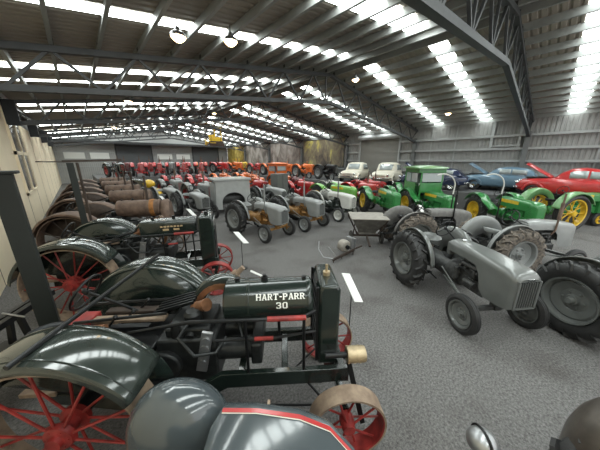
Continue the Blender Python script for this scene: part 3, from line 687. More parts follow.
st(MB().box(X0-.3,Y0,-.1,X1+.3,Y1+.3,0).build('floor','carpet'))
b=MB(); b.box(X0-.2,Y0,0,X0,Y1,4.43); b.box(X0-.2,Y0,4.43,X0,18.3,4.95); st(b.build('wall_left','wallcream'))
b=MB(); b.box(X0-.2,Y0,4.43,X0-.05,Y1,5.35); st(b.build('wall_left_upper','clad'))
for k,y in enumerate([TY[0]+L/2*i for i in range(0,13)]): st(MB().box(X0,y-.012,.0,X0+.006,y+.012,4.43).build('trim_left_joint','tan'))
def corr(a0,a1,pitch,depth):
    out=[]; n=int((a1-a0)/pitch)
    for k in range(n+1):
        s0=a0+k*pitch
        for t,d in((0,0),(.55,0),(.65,1),(.9,1)):
            if s0+t*pitch<=a1: out.append((s0+t*pitch,d*depth))
    return out
b=MB(); pr=corr(Y0,Y1,.2,.03); m_=len(pr)
b.add([(X1+d,y,z) for z in(0,5.5) for y,d in pr],[(i,i+1,m_+i+1,m_+i) for i in range(m_-1)]); b.box(X1+.04,Y0,0,X1+.15,Y1,5.5); st(b.build('wall_right','clad',ang=20))
# gable wall
b=MB(); b.add([(X0,Y1,0),(X1,Y1,0),(X1,Y1,zroof(X1)),(RX,Y1,zroof(RX)),(X0,Y1,zroof(X0)),(X0,Y1+.15,0),(X1,Y1+.15,0),(X1,Y1+.15,zroof(X1)),(RX,Y1+.15,zroof(RX)),(X0,Y1+.15,zroof(X0))],[(0,1,2,3,4),(9,8,7,6,5)]+[(i,5+i,5+(i+1)%5,(i+1)%5) for i in range(5)])
pr=corr(X0+.01,X1-.01,.2,.03); m_=len(pr)
b.add([(x,Y1-.035+d,z) for z in(0,5.0) for x,d in pr],[(i,i+1,m_+i+1,m_+i) for i in range(m_-1)])
st(b.build('wall_back','cladx',ang=20))
for s,nm in((-1,'ceiling'),(1,'ceiling')):
    xe=X0-.2 if s<0 else X1+.2
    b=MB(); b.add([(RX,Y0,zroof(RX)),(xe,Y0,zroof(xe)),(xe,Y1+.1,zroof(xe)),(RX,Y1+.1,zroof(RX)),(RX,Y0,zroof(RX)+.08),(xe,Y0,zroof(xe)+.08),(xe,Y1+.1,zroof(xe)+.08),(RX,Y1+.1,zroof(RX)+.08)],[(0,1,2,3),(7,6,5,4),(0,4,5,1),(1,5,6,2),(2,6,7,3),(3,7,4,0)])
    pr=corr(Y0,Y1,.2,.03); m_=len(pr)
    b.add([(x,y,zroof(x)-.035+d) for x in(RX,xe) for y,d in pr],[(i,i+1,m_+i+1,m_+i) for i in range(m_-1)])
    st(b.build(nm,'roof',ang=20))
# purlins: Z-section rails along the hall
pur=[]
for s in(-1,1):
    for k in range(14):
        x=RX+s*(.28+.83*k)
        if x<X0+.1 or x>X1-.1: continue
        z=zroof(x); b=MB(); 
        b.box(x-.02,Y0,z-.235,x+.02,Y1,z-.03); b.box(x-.055 if s<0 else x-.015,Y0,z-.245,x+.015 if s<0 else x+.055,Y1,z-.225)
        st(b.build('trim_purlin','struct_light'))
# cleats joining the purlins to the trusses and roof lights
nwin=1
strips=[(-6.2,.4,.4),(-3.0,.4,.4),(0.0,.38,.33),(3.82,.36,.31),(6.55,.2,.3),(10.7,.26,.3),(12.4,.13,.3),(17.2,.32,.4),(19.2,.2,.4),(23.8,.32,.4),(26.2,.3,.4),(30.4,.35,.4),(33.0,.35,.4),(37.,.4,.45),(39.6,.4,.4)]
for y,wl,wr in strips:
    for s in(-1,1):
        w=wl if s<0 else wr
        xa=RX+s*.5; xb=(X0+.25) if s<0 else (X1-.1)
        b=MB(); b.add([(xa,y-w,zroof(xa)-.045),(xb,y-w,zroof(xb)-.045),(xb,y+w,zroof(xb)-.045),(xa,y+w,zroof(xa)-.045)],[(0,1,2,3)])
        o=b.build('window_%d'%nwin,'sky'); st(o); nwin+=1
# roof trusses with their columns
ordn=['behind the camera','nearest the camera','second from the camera','third from the camera','fourth from the camera','fifth from the camera','farthest, close to the end wall']
for i,ty in enumerate(TY):
    if i==0: continue
    root=empty('roof_truss',(RX,ty,0)); tag(root,'dark steel gable roof truss on wall columns, '+ordn[i],'roof truss','steel trusses carrying the roof')
    xl,xr=X0+.05,X1-.05
    def T(x,z): return (x-RX,0,z)
    b=MB(); b.bar(T(xl,ztop(xl)),T(RX,ztop(RX)),.15,.13); b.bar(T(RX,ztop(RX)),T(xr,ztop(xr)),.15,.13); b.build('top_chord','struct',root)
    b=MB(); b.bar(T(xl,zbot(xl)),T(RX,zbot(RX)),.15,.13); b.bar(T(RX,zbot(RX)),T(xr-1.6,zbot(xr-1.6)),.15,.13); b.bar(T(xr-1.6,zbot(xr-1.6)),T(xr,zbot(xr)-.1),.15,.13); b.build('bottom_chord','struct',root)
    n=13
    b=MB()
    for k in range(n):
        xa=xl+(xr-xl)*k/n; xm=xl+(xr-xl)*(k+.5)/n; xb=xl+(xr-xl)*(k+1)/n
        for p,q in(((xa,ztop(xa)),(xm,zbot(xm))),((xm,zbot(xm)),(xb,ztop(xb)))):
            b.bar(T(*p),T(*q),.06,.06)
        if i==1 or k==n//2: b.bar(T(xm,zbot(xm)),T(xm,ztop(xm)),.06,.06)
    b.build('truss_web','struct',root)
    b=MB(); 
    for p_ in range(26):
        s=-1 if p_<13 else 1; x=RX+s*(.28+.83*(p_%13))
        if X0+.2<x<X1-.2: b.box(x-RX-.03,-.05,ztop(x)+.05,x-RX+.03,.05,zroof(x)-.1)
    pieces(b,'purlin_cleat','struct',root)
    b=MB(); b.box(xr-RX-.25,-.02,0,xr-RX-.05,.02,zbot(xr)+.2); b.box(xr-RX-.28,-.12,0,xr-RX-.25,.12,zbot(xr)+.2); b.box(xr-RX-.05,-.12,0,xr-RX-.02,.12,zbot(xr)+.2); b.build('column','column',root)
    b=MB(); b.box(xl-RX-.0,-.16,4.1,xl-RX+.36,.16,ztop(xl)+.1); b.build('haunch','rail_dark',root)
# girts on the right wall and end wall
dY0,dY1=9.45,13.15
for z in(1.95,2.75,3.48,4.25,5.36):
    segs=[(Y0,dY0-.15),(dY1+.15,Y1)] if z<4.9 else [(Y0,Y1)]
    if 2.0<z<5: segs=[(Y0,dY0-.15),(dY1+.15,14.9),(40.0,Y1)] 
    for a,c_ in segs: st(MB().box(X1-.18,a,z-.065,X1-.01,c_,z+.065).build('trim_girt_right','girt'))
for z in(2.0,2.9,3.75,4.55):
    for a,c_ in((X0,4.1),(8.45,14.0),(18.45,X1)):
        st(MB().box(a,Y1-.14,z-.05,c_,Y1-.01,z+.05).build('trim_girt_back','girt'))
for y in(3.35,): st(MB().box(X1-.16,y-.07,3.5,X1-.02,y+.07,5.4).build('trim_post','girt'))
st(MB().box(X1-.16,1.95,3.5,X1-.02,2.07,5.4).build('trim_post','girt')); st(MB().box(X1-.17,1.9,3.62,X1-.02,3.4,3.72).build('trim_post','girt'))
for y in(-1.2,5.4,7.0,): st(MB().box(X1-.06,y-.03,0,X1-.0,y+.03,5.4).build('trim_post','girt'))
# roller doors
def roller(name,lo,hi,axis,z1,m,lab):
    b=MB()
    if axis=='Y': b.box(X1-.1,lo,0,X1-.02,hi,z1)
    else: b.box(lo,Y1-.1,0,hi,Y1-.02,z1)
    o=st(b.build(name,m)); f=MB()
    if axis=='Y':
        f.box(X1-.2,lo-.12,0,X1-.02,lo,z1+.1); f.box(X1-.2,hi,0,X1-.02,hi+.12,z1+.1); f.cyl((X1-.28,lo-.1,z1+.18),(X1-.28,hi+.1,z1+.18),.2,n=20)
    else:
        f.box(lo-.12,Y1-.2,0,lo,Y1-.02,z1+.1); f.box(hi,Y1-.2,0,hi+.12,Y1-.02,z1+.1); f.box(lo-.1,Y1-.35,z1,hi+.1,Y1-.02,z1+.35)
    f.build('roller_frame','girt' if axis=='Y' else 'struct',o)
roller('door_1',dY0,dY1,'Y',4.55,'rdoor','')
roller('door_2',4.25,8.3,'X',4.55,'rdoor_dark','')
roller('door_3',14.15,18.3,'X',4.55,'rdoor_dark','')
b=MB(); b.box(X0,Y1-1.7,4.9,X1,Y1-.02,5.05); b.box(X0,Y1-1.72,4.8,X1,Y1-1.62,5.1); st(b.build('trim_back_ledge','struct'))
# window in the cream wall
b=MB(); wy0,wy1,wz0,wz1=14.55,17.95,1.4,4.85
for a,c_ in((wy0,wy0+.12),(16.15,16.4),(wy1-.12,wy1)): b.box(X0,a,wz0,X0+.07,c_,wz1)
for a,c_ in((wz0,wz0+.1),(3.0,3.14),(wz1-.1,wz1)): b.box(X0,wy0,a,X0+.07,wy1,c_)
w=st(b.build('window_%d'%nwin,'wallcream'))
for a,c_ in((wy0+.12,16.15),(16.4,wy1-.12)):
    for d,e in((wz0+.1,3.0),(3.14,wz1-.1)): MB().box(X0+.01,a,d,X0+.03,c_,e).build('window_pane','winbrown',w)
# raised display stages
b=MB(); b.box(16.3,Y0-.0,0,X1-.2,28.95,.98); st(b.build('trim_stage_right','stagem'))
b=MB(); b.box(1.2,29.0,0,X1-.35,38.8,1.1); st(b.build('trim_stage_back','stagem'))
# murals on the right wall
def mural_mat(name,cols,seed):
    m=bpy.data.materials.new(name); m.use_nodes=True; nt=m.node_tree; b=nt.nodes['Principled BSDF']; N=nt.nodes.new; K=nt.links.new
    b.inputs['Roughness'].default_value=.6
    tc=N('ShaderNodeTexCoord'); mp=N('ShaderNodeMapping'); mp.inputs['Scale'].default_value=(1,.8,.45); mp.inputs['Location'].default_value=(seed,seed*2.3,seed); K(tc.outputs['Object'],mp.inputs['Vector'])
    n=N('ShaderNodeTexNoise'); n.inputs['Scale'].default_value=1.1; n.inputs['Detail'].default_value=7; n.inputs['Roughness'].default_value=.65; n.inputs['Distortion'].default_value=.6; K(mp.outputs['Vector'],n.inputs['Vector'])
    r=N('ShaderNodeValToRGB'); e=r.color_ramp.elements; e[0].position=.3; e[0].color=(*cols[0],1); e[1].position=.72; e[1].color=(*cols[-1],1)
    for k,c in enumerate(cols[1:-1]): q=e.new(.3+.42*(k+1)/(len(cols)-1)); q.color=(*c,1)
    K(n.outputs['Fac'],r.inputs['Fac']); K(r.outputs['Color'],b.inputs['Base Color']); M[name]=m; return name
mm=[mural_mat('autumn_mural',[(.02,.02,.018),(.07,.06,.05),(.16,.13,.09),(.24,.21,.12),(.50,.43,.10),(.55,.55,.45)],1.),mural_mat('sepia_mural_a',[(.06,.05,.045),(.22,.19,.17),(.38,.35,.32),(.55,.52,.49)],5.),mural_mat('sepia_mural_b',[(.05,.045,.04),(.20,.18,.16),(.42,.39,.36),(.6,.57,.54)],9.),mural_mat('golden_mural',[(.08,.06,.02),(.35,.25,.05),(.55,.42,.12),(.6,.55,.4)],13.)]
mlab=['autumn woodland mural with yellow foliage on right wall, nearest the roller door','pale sepia mural of bare trees on right wall, second from the roller door','grey-brown mural panel on right wall, third from the roller door','golden mural panel on right wall, farthest from the camera']
for k in range(4):
    a=TY[3+k-0] if False else (14.69+L*k); 
    y0=a+.35; y1=min(a+L-.35,Y1-.5)
    root=empty('wall_mural',(X1-.2,(y0+y1)/2,2.15)); tag(root,mlab[k],'mural','large printed murals hung between the wall columns')
    hw=(y1-y0)/2
    MB().box(-.0,-hw,0,.04,hw,2.75).build('printed_panel',mm[k],root)
    f=MB(); f.box(-.03,-hw-.04,-.05,.05,hw+.04,0); f.box(-.03,-hw-.04,2.75,.05,hw+.04,2.8); f.build('panel_frame','struct',root)
# display boards on the end wall
for k,(x0,x1_,z) in enumerate(((-.9,1.0,2.95),(1.5,3.4,2.95),(9.0,11.0,2.9),(11.6,13.6,2.9))):
    o=MB().box(x0,Y1-.2,z,x1_,Y1-.06,z+.75).build('display_board','card'); tag(o,'white display board on the grey end wall, '+['first from the cream wall','second from the cream wall','just right of the left roller door','just left of the right roller door'][k],'board','white display boards on the end wall')
# lamps
for k,(x,y,lab) in enumerate(((2.15,6.25,'round high-bay lamp glaring brightly at upper left'),(3.3,6.05,'round high-bay lamp to the right of the brightest one'),(10.3,7.3,'high-bay lamp under the ridge near the centre'),(2.3,14.2,'small high-bay lamp seen over the left truss'),(16.6,5.1,'high-bay lamp low on the right roof slope'),(3.0,27.0,'faint far high-bay lamp over the left row'),(9.0,20.0,'faint high-bay lamp deep in the hall near the ridge'))):
    z=zroof(x)-.36; root=empty('high_bay_lamp',(x,y,z)); tag(root,lab,'lamp','high-bay lamps below the roof')
    MB().lathe([(.001,.14),(.05,.14),(.06,.08),(.15,.02),(.17,-.04),(.165,-.05)],(0,0,0),'Z',24).build('lamp_housing','steel',root)
    MB().lathe([(.001,-.14),(.07,-.13),(.12,-.09),(.155,-.04)],(0,0,0),'Z',24).build('lamp_face','lamp',root)
    MB().cyl((0,0,.13),(0,0,.29),.012,n=8).build('lamp_rod','struct',root)

# ================================================================== placement
def put(o,x,y,deg,label,cat='tractor',group=None,z=0.):
    o.location=(x,y,z); o.rotation_euler.z=R(deg); tag(o,label,cat,group); return o
used=set()
def place(proto,x,y,deg,label,group=None,z=0.,recolor=None,name=None,cat='tractor',scale=1.):
    if proto.name in used or recolor: o=dup(proto,None,recolor)
    else: o=proto; used.add(proto.name)
    if name: o.name=name
    if scale!=1: o.scale=(scale,)*3
    if 'group' in o: del o['group']
    return put(o,x,y,deg,label,cat,group,z)
def proto(o): remember(o); return o

# --- vintage steel wheel row on the left
hp=steel_tractor('steel_wheel_tractor','round'); 
b=MB(); b.tube([(-.02,-.88,1.49),(.06,.9,1.54)],.02,8); b.build('fender_crossbar','black',hp)
put(hp,-.01,2.87,-39,'dark green antique tractor with white lettered cylindrical tank and red spoked wheels')
hp2=steel_tractor('steel_wheel_tractor','box'); put(hp2,-.12,6.1,-26,'dark green antique tractor with square radiator and gold lettered bonnet, behind the white-lettered one')
rust=proto(steel_tractor('rusty_steel_wheel_tractor','hull','rust_dark','rust','rust_dark','rust',detail=False))
b=MB(); b.cyl((1.75,0,1.6),(1.75,0,2.35),.035,n=10); b.build('exhaust_stack','rust_dark',rust); KIDS[rust.name].append(bpy.data.objects['exhaust_stack'] if 'exhaust_stack' in bpy.data.objects else None)
KIDS[rust.name]=[c for c in bpy.data.objects if c.parent==rust]
g='rusty steel-wheeled tractors along the cream wall'
rl=['rusty brown steel-wheeled tractor with orange band on its barrel bonnet, first behind the green pair','rusty brown barrel-bonneted tractor along the cream wall, second behind the green pair','rusty brown barrel-bonneted tractor along the cream wall, third behind the green pair','rusty brown barrel-bonneted tractor along the cream wall, fourth behind the green pair','rusty brown barrel-bonneted tractor along the cream wall, last and farthest of its row']
for k,(x,y,d) in enumerate(((-.15,9.2,-27),(-.1,12.3,-22),(-.05,15.0,-20),(0,18.0,-18),(.1,21.5,-16))): place(rust,x,y,d,rl[k],g,recolor={'orange_rust':'rust'} if k else None)

# --- grey tractors on the right
ferg=proto(tractor('grey_tractor','grey','grey_engine','grey'))
place(ferg,5.74,1.64,-126,'small grey tractor alone at front of the right group, nose toward the camera')
place(ferg,6.02,-.93,-125,'grey tractor at right edge showing its big rear wheel and dished hub')
ferg_old=proto(tractor('grey_tractor','grey_old','grey_engine','grey',dict(exh='stack',exm='black'),'mud'))
place(ferg_old,7.5,3.0,-36,'worn grey tractor with muddy tyre tread and upright exhaust, behind the foremost grey tractor')
ferg_l=proto(tractor('grey_tractor','grey_light','grey_engine','grey_light',dict(exh='stack',exm='rust'),'mud'))
place(ferg_l,7.72,.78,-36,'pale grey tractor with rust-brown exhaust, bonnet running out of the right edge')
# --- gold engined pair and white tractor
gold=proto(tractor('grey_gold_tractor','grey_light','gold','grey_light',dict(exh='stack',exm='grey_light')))
gg='grey and gold tractors facing the aisle'
place(gold,4.78,8.25,-84,'grey bonnet tractor with gold engine, the left one of the pair facing the aisle',gg)
place(gold,6.75,8.22,-86,'grey bonnet tractor with gold engine, the right one of the pair facing the aisle',gg,recolor={'light_grey_paint':'grey_light'})
white=proto(tractor('white_tractor','white','green_fender','white',dict(exh='stack',exm='grey_old')))
place(white,9.15,8.28,-90,'white bonnet tractor with dark green engine, right of the gold-engined pair')
# --- green and yellow
jd=proto(tractor('green_tractor','jd','jd','yellow',dict(hood='jd',R=.66,Rr=.38,wb=2.1,ft=.2,F=.3,Fr=.17,fender='apron',rt=.68,lugs=16)))
place(jd,13.15,1.7,-138,'bright green tractor with yellow wheels and apron fender, nose pointing at spoked yellow wheel')
place(jd,11.9,6.6,-128,'green tractor with louvred nose between grey hopper and green cab tractor')
place(jd,15.2,6.3,-140,'green tractor half hidden behind the cab tractor, near the navy car')
place(jd,11.2,9.7,-95,'lime green tractor just behind the white bonnet tractor',recolor={'bright_green_paint':'lime'})
jdc=proto(tractor('green_cab_tractor','jd','jd','yellow',dict(hood='jd',R=.66,Rr=.38,wb=2.1,ft=.2,F=.3,Fr=.17,fender='apron',rt=.68,lugs=16,cab='jd',roofm='jd_pale')))
place(jdc,12.6,4.55,-130,'green tractor with boxy green cab and pale green roof')
jds=proto(tractor('green_tractor','jd','jd','yellow',dict(hood='jd',R=.74,Rw=.3,Rr=.56,wb=2.2,ft=.2,F=.3,Fr=.17,fender='arc',fm='jd_pale',rt=.7,lugs=0,wheelfill=12,hood_='x')))
place(jds,14.6,-.1,-36,'green tractor with big yellow spoked wheel and pale green fender in front of red coupe')
# --- background tractors
fa=proto(tractor('red_tractor','red','red','grey_light',dict(hood='fa',R=.66,Rr=.38,wb=1.95,ft=.55,fender='arc',lugs=14,exh='top'),finem=False))
fac=proto(tractor('orange_cab_tractor','orange','orange','orange',dict(hood='fa',R=.7,Rr=.4,wb=2.0,ft=.55,fender='arc',lugs=14,cab='orange'),finem=False))
RC=lambda c,e=None,w=None:{'red_paint':c,**({'light_grey_paint':w} if w else {})}
bg=[
 # proto, x, y, deg, z, recolor, label
 (ferg,4.0,12.9,-88,0,{'grey_paint':'grey_light'},'light grey tractor facing the aisle, left of the grey arched machine'),
 (ferg,3.5,15.9,-84,0,{'grey_paint':'grey_light'},'light grey tractor beside the aisle behind the yellow-domed roller'),
 (fa,5.5,15.9,-86,0,RC('grey_light',w='red_wheel'),'grey tall-nosed tractor with red wheels in the second row'),
 (fa,7.3,15.6,-88,0,RC('grey_light'),'grey tall-nosed tractor behind the grey arched machine'),
 (ferg,8.1,12.2,-88,0,{'grey_paint':'grey_light'},'light grey tractor right behind the left gold-engined tractor'),
 (fa,9.3,15.4,-90,0,None,'red tractor left of the tall grey cabinet'),
 (fa,11.2,12.7,-92,0,None,'red tractor behind the white bonnet tractor, nose toward the aisle'),
 (ferg,13.9,12.0,-92,0,{'grey_paint':'white'},'white tractor behind the lime green tractor'),
 (fa,13.0,15.4,-94,0,RC('maroon'),'maroon tractor in front of the orange cab tractor'),
 (fac,13.9,18.2,-94,0,None,'orange tractor with orange cab below the autumn mural'),
 (fa,17.7,19.0,-92,.98,RC('orange'),'orange tractor beside the orange cab tractor, below the mural edge'),
 (fa,17.9,15.9,-100,.98,RC('black'),'black tractor on the right stage beside the roller door'),
 (fa,13.2,9.0,-100,0,None,'red tractor left in the red cluster before the two white cars'),
 (fa,15.1,9.6,-100,0,None,'red tractor right in the red cluster before the two white cars'),
 (fa,11.0,18.4,-88,0,RC('orange'),'orange tractor in the middle rows below the sepia mural'),
 (fa,12.4,21.3,-90,0,RC('orange'),'orange-red tractor far back below the grey-brown mural'),
 (fa,9.4,20.5,-88,0,RC('orange'),'orange tractor left of the grey cabinet, third row'),
 (fa,7.2,20.6,-86,0,None,'red tractor in the middle of the third row'),
 (fa,5.0,20.2,-84,0,RC('grey_light',w='red_wheel'),'grey tractor with red wheels at aisle end of the third row'),
 (fa,6.3,24.6,-86,0,None,'red tractor near the left in the fourth row'),
 (fa,8.6,25.0,-86,0,None,'red tractor in the centre of the fourth row'),
 (fa,11.2,25.2,-88,0,RC('orange'),'orange tractor toward the right of the fourth row'),
 (fa,13.8,25.0,-90,0,RC('orange'),'orange tractor at right end of the fourth row'),
 (ferg,2.9,24.5,-60,0,{'grey_paint':'green_dark'},'dark green tractor at the far end of the rusty row'),
 (fa,2.9,31.5,-80,1.1,RC('green_dark',w='red_wheel'),'dark green tractor with red wheels first on the back stage'),
 (fa,5.2,31.2,-84,1.1,None,'red tractor on the back stage before the left roller door'),
 (fa,7.4,31.3,-84,1.1,None,'red tractor on the back stage just right of the left roller door'),
 (fa,9.6,31.4,-86,1.1,None,'red tractor on the back stage before left white display board'),
 (fa,11.8,31.3,-86,1.1,None,'red tractor on the back stage before the gap between display boards'),
 (fa,14.0,31.2,-88,1.1,None,'red tractor on the back stage before the right roller door'),
 (fa,15.9,31.3,-90,1.1,RC('orange'),'orange tractor on the back stage near the golden mural'),
 (fa,18.7,32.6,-92,1.1,RC('yellow'),'yellow tractor on the back stage in the far right corner'),
 (fa,4.0,34.6,-70,1.1,RC('maroon'),'maroon tractor in the rear row of the back stage, above the rusty row'),
 (fa,6.4,34.8,-95,1.1,None,'red tractor in the rear row of the back stage, right of the maroon one'),
 (fa,8.5,34.7,-80,1.1,RC('grey_light'),'grey tractor in the rear row of the back stage'),
 (fa,10.7,34.9,-75,1.1,None,'red tractor in the rear row of the back stage, centre'),
 (fa,12.9,34.6,-95,1.1,RC('orange'),'orange tractor in the rear row of the back stage'),
 (fa,15.2,34.8,-85,1.1,None,'red tractor in the rear row of the back stage, nearest the bulldozer'),
 (fa,17.6,22.1,-92,.98,RC('orange'),'orange tractor on the right stage below the autumn mural'),
 (fa,17.6,25.0,-92,.98,RC('orange'),'orange tractor on the right stage below the nearer sepia mural'),
 (fa,17.6,28.1,-92,.98,None,'red tractor on the right stage at its far end'),
]
import random as _r
for p,x,y,d,z,rc,lab in bg: 
    if z>1.05: x+=_r.uniform(-.25,.25); y+=_r.uniform(-.3,.6); d+=_r.uniform(-25,20)
    if rc: o=place(p,x,y,d,lab,None,z,rc)
    else: o=place(p,x,y,d,lab,None,z)
    colr=lab.split()[0]
    nm={'light':'grey_tractor','grey':'grey_tractor','white':'white_tractor','maroon':'maroon_tractor','orange':'orange_tractor','orange-red':'orange_tractor','black':'black_tractor','red':'red_tractor','dark':'dark_green_tractor','yellow':'yellow_tractor'}[colr]
    o.name=nm

# --- cars on the right stage
c1=car('red_coupe','red',4.05,1.66,1.46,'coupe',True); put(c1,17.25,-.6,88,'red vintage coupe with its bonnet raised at right edge','car',None,.98)
c2=car('blue_sedan','blue',3.8,1.66,1.42,'sedan',True); put(c2,19.1,2.35,92,'pale blue vintage saloon with open bonnet against the right wall','car',None,.98)
c3=car('slate_blue_van','slate',4.4,1.66,1.95,'van',False); put(c3,19.0,.3,92,'slate blue van behind the red coupe by the wall','van',None,.98)
c3.location=(19.1,-2.0,.98)
c4=car('navy_sedan','navy',4.0,1.6,1.35,'sedan',True); put(c4,17.2,5.6,96,'navy car with raised dark bonnet right of the green cab','car',None,.98)
g='cream white vintage cars before the roller door'
c5=proto(car('white_car','cream',3.6,1.75,1.62,'sedan',False)); put(c5,18.1,12.3,192,'rounded white vintage car, left one before the beige roller door','car',g,.98)
c6=dup(c5); put(c6,18.1,9.3,190,'rounded cream car behind the green cab, right of the roller door','car',g,.98)
c7=dup(c5); put(c7,19.0,-6.3,90,'cream car cut by the right picture edge near the wall','car',g,.98)

# --- grey press with arched opening
root=empty('grey_baler',(6.05,12.2,0)); tag(root,'light grey box-shaped baler with arched opening facing the aisle','baler'); root.rotation_euler.z=R(-12)
b=MB(); arch=[(.62*math.cos(R(a)),.62+.42*math.sin(R(a))*1.2) for a in range(180,-1,-12)]
poly=[(-.95,.25),(-.62,.25)]+arch+[(.62,.25),(.95,.25),(.86,1.75),(-.86,1.75)]
vs=[(x,-.55,z) for x,z in poly]+[(x,-.45,z) for x,z in poly]; m_=len(poly)
top=[k for k in range(m_)]
b.add(vs,[(i,m_+i,m_+(i+1)%m_,(i+1)%m_) for i in range(m_)])
outer_l=poly[0]; 
# front face as strips between the arch and the outer outline
for off in(-.55,-.45):
    av=[(x,off,z) for x,z in arch]; up=[(-.9+1.8*i/(len(arch)-1),off,1.75) for i in range(len(arch))]
    b.add(av+up,[(i,i+1,len(arch)+i+1,len(arch)+i) for i in range(len(arch)-1)])
    b.add([(-.95,off,.25),(-.62,off,.25),(-.62,off,.62),(-.9,off,1.75)],[(0,1,2,3)]); b.add([(.95,off,.25),(.62,off,.25),(.62,off,.62),(.9,off,1.75)],[(0,1,2,3)])
b.box(-.95,-.45,.25,-.88,.9,1.6); b.box(.88,-.45,.25,.95,.9,1.6); b.box(-.93,.85,.25,.93,.9,1.6); b.build('baler_body','pale_grey',root)
b=MB(); b.box(-1.0,-.62,1.74,1.0,.95,1.86); b.build('top_cover','pale_grey',root,bevel=.03)
b=MB(); b.cyl((-.8,.1,.75),(.8,.1,.75),.3,n=20); b.box(-.6,-.5,.5,.6,-.4,.55); b.build('feed_roller','grey_engine',root)
for s in(-1,1):
    o=disc_rim_mb(.24,.16,s,.2,0,.36).build('road_wheel','grey_light',root); tyre_mb(.36,.16,.24,0,0,.36,.2,n=24).build('tyre','rubber',o); o.location=(0,0,0)
    o.location=(-.2,s*0,0); o.rotation_euler.z=R(90); o.location=(s*1.08,.1,0)
# --- tall grey cabinet
root=empty('grey_cabinet',(9.55,12.3,0)); tag(root,'tall plain grey cabinet behind the gold-engined tractors','cabinet')
MB().box(-.45,-.35,.08,.45,.35,1.95).build('cabinet_body','grey',root,bevel=.015)
b=MB(); b.box(-.42,-.375,.14,-.01,-.352,1.9); b.build('door','grey',root); b=MB(); b.box(.01,-.375,.14,.42,-.352,1.9); b.build('door','grey',root)
b=MB(); b.box(-.42,-.33,0,.42,.33,.08); b.build('plinth','black',root)
# --- yellow machines
def yellow_machine(x,y,z,deg,lab,name,sc=1.):
    root=empty(name,(x,y,z)); root.rotation_euler.z=R(deg); root.scale=(sc,)*3
    for s in(-1,1):
        b=MB(); b.loft([[(xx,s*.55-.14,zz) for xx,zz in ((-.8,.25),(-.65,.02),(.65,.02),(.8,.25),(.65,.5),(-.65,.5))],[(xx,s*.55+.14,zz) for xx,zz in ((-.8,.25),(-.65,.02),(.65,.02),(.8,.25),(.65,.5),(-.65,.5))]]); b.build('crawler_track','rust_dark',root)
    b=MB(); b.box(-.6,-.38,.3,.75,.38,.95); b.box(.1,-.28,.9,.8,.28,1.2); b.box(-.6,-.3,.9,-.45,.3,1.35); b.build('machine_body','yellow',root,bevel=.03)
    b=MB(); 
    for xx,yy in((-.5,-.35),(-.5,.35),(.15,-.35),(.15,.35)): b.bar((xx,yy,.9),(xx,yy,1.85),.06)
    b.box(-.6,-.45,1.83,.25,.45,1.9); b.build('roll_frame','yellow',root)
    b=MB(); b.loft([[(1.15,-.75,.1),(1.05,-.75,.4),(1.2,-.75,.75),(1.25,-.75,.75),(1.12,-.75,.4),(1.2,-.75,.1)],[(1.15,.75,.1),(1.05,.75,.4),(1.2,.75,.75),(1.25,.75,.75),(1.12,.75,.4),(1.2,.75,.1)]]); b.build('dozer_blade','yellow',root)
    b=MB(); 
    for s in(-1,1): b.bar((0,s*.72,.3),(1.12,s*.6,.35),.07)
    b.build('blade_arm','yellow',root)
    tag(root,lab,'bulldozer'); return root
hb=yellow_machine(11.6,25.8,4.25,150,'yellow bulldozer hung high under the roof on steel rods','yellow_bulldozer',.95)
for xx in(-.5,.5):
    for yy in(-.4,.4): MB().cyl((xx,yy,.5),(xx,yy,2.45),.02,n=6).build('hanging_rod','struct',hb)
yellow_machine(18.6,35.2,1.1,190,'yellow bulldozer on the back stage in front of the golden mural','yellow_bulldozer')
# yellow domed roller at the aisle
root=empty('yellow_roller',(3.3,19.0,0)); tag(root,'small machine with round yellow cowl and yellow arched mudguard at the aisle','machine'); root.rotation_euler.z=R(-80)
b=MB(); b.sphere((.4,0,1.25),.36,18,.8); b.build('round_cowl','yellow',root)
b=MB(); b.lathe([(.42,-.3),(.52,-.28),(.52,.28),(.42,.3)],(1.1,0,.45),'Y',20,R(20),R(160),closedp=True); b.build('mudguard','yellow',root)
b=MB(); b.cyl((1.1,-.25,.4),(1.1,.25,.4),.4,n=24); b.build('roller_drum','grey_engine',root)
b=MB(); b.box(-.6,-.3,.35,.9,.3,1.0); b.cyl((-.4,-.35,.35),(-.4,.35,.35),.35,n=24); b.build('roller_body','grey_engine',root,bevel=.03)

# --- steel hopper on wheels
root=empty('spreader_hopper',(6.95,4.12,0)); tag(root,'galvanised seed hopper with flat dusty lid tapering to a chute, on the open floor','hopper'); root.rotation_euler.z=R(-48)
b=MB(); b.loft([[(x*1.0,y*1.0,.96) for x,y in((-.56,-.50),(.56,-.50),(.56,.50),(-.56,.50))],[(x,y,.42) for x,y in((-.28,-.12),(.28,-.12),(.28,.12),(-.28,.12))],[(x,y,.36) for x,y in((-.28,-.12),(.28,-.12),(.28,.12),(-.28,.12))]]); b.build('hopper_body','hopper',root)
b=MB(); b.box(-.6,-.54,.955,.6,.54,.985); b.build('hopper_lid','hopper_lid',root,bevel=.006)
b=MB()
for s in(-1,1):
    b.bar((s*.3,-.15,.35),(s*.3,.15,.35),.05); b.bar((-.62,s*.35,.93),(-.3,s*.15,.3),.035); b.bar((.62,s*.35,.93),(.3,s*.15,.3),.035)
b.bar((-.5,0,.28),(.5,0,.28),.06); b.bar((0,-.1,.28),(-.05,-.95,.22),.05); b.bar((-.45,0,.25),(-.45,-.3,.9),.03); b.build('hopper_frame','rust_dark',root)
for s in(-1,1):
    o=disc_rim_mb(.13,.09,s,0,s*.52,.22,bolts=4).build('wheel','hopper',root); tyre_mb(.22,.09,.14,0,s*.52,.22,0,n=20).build('tyre','rubber_dusty',o); o.rotation_euler.z=R(90)
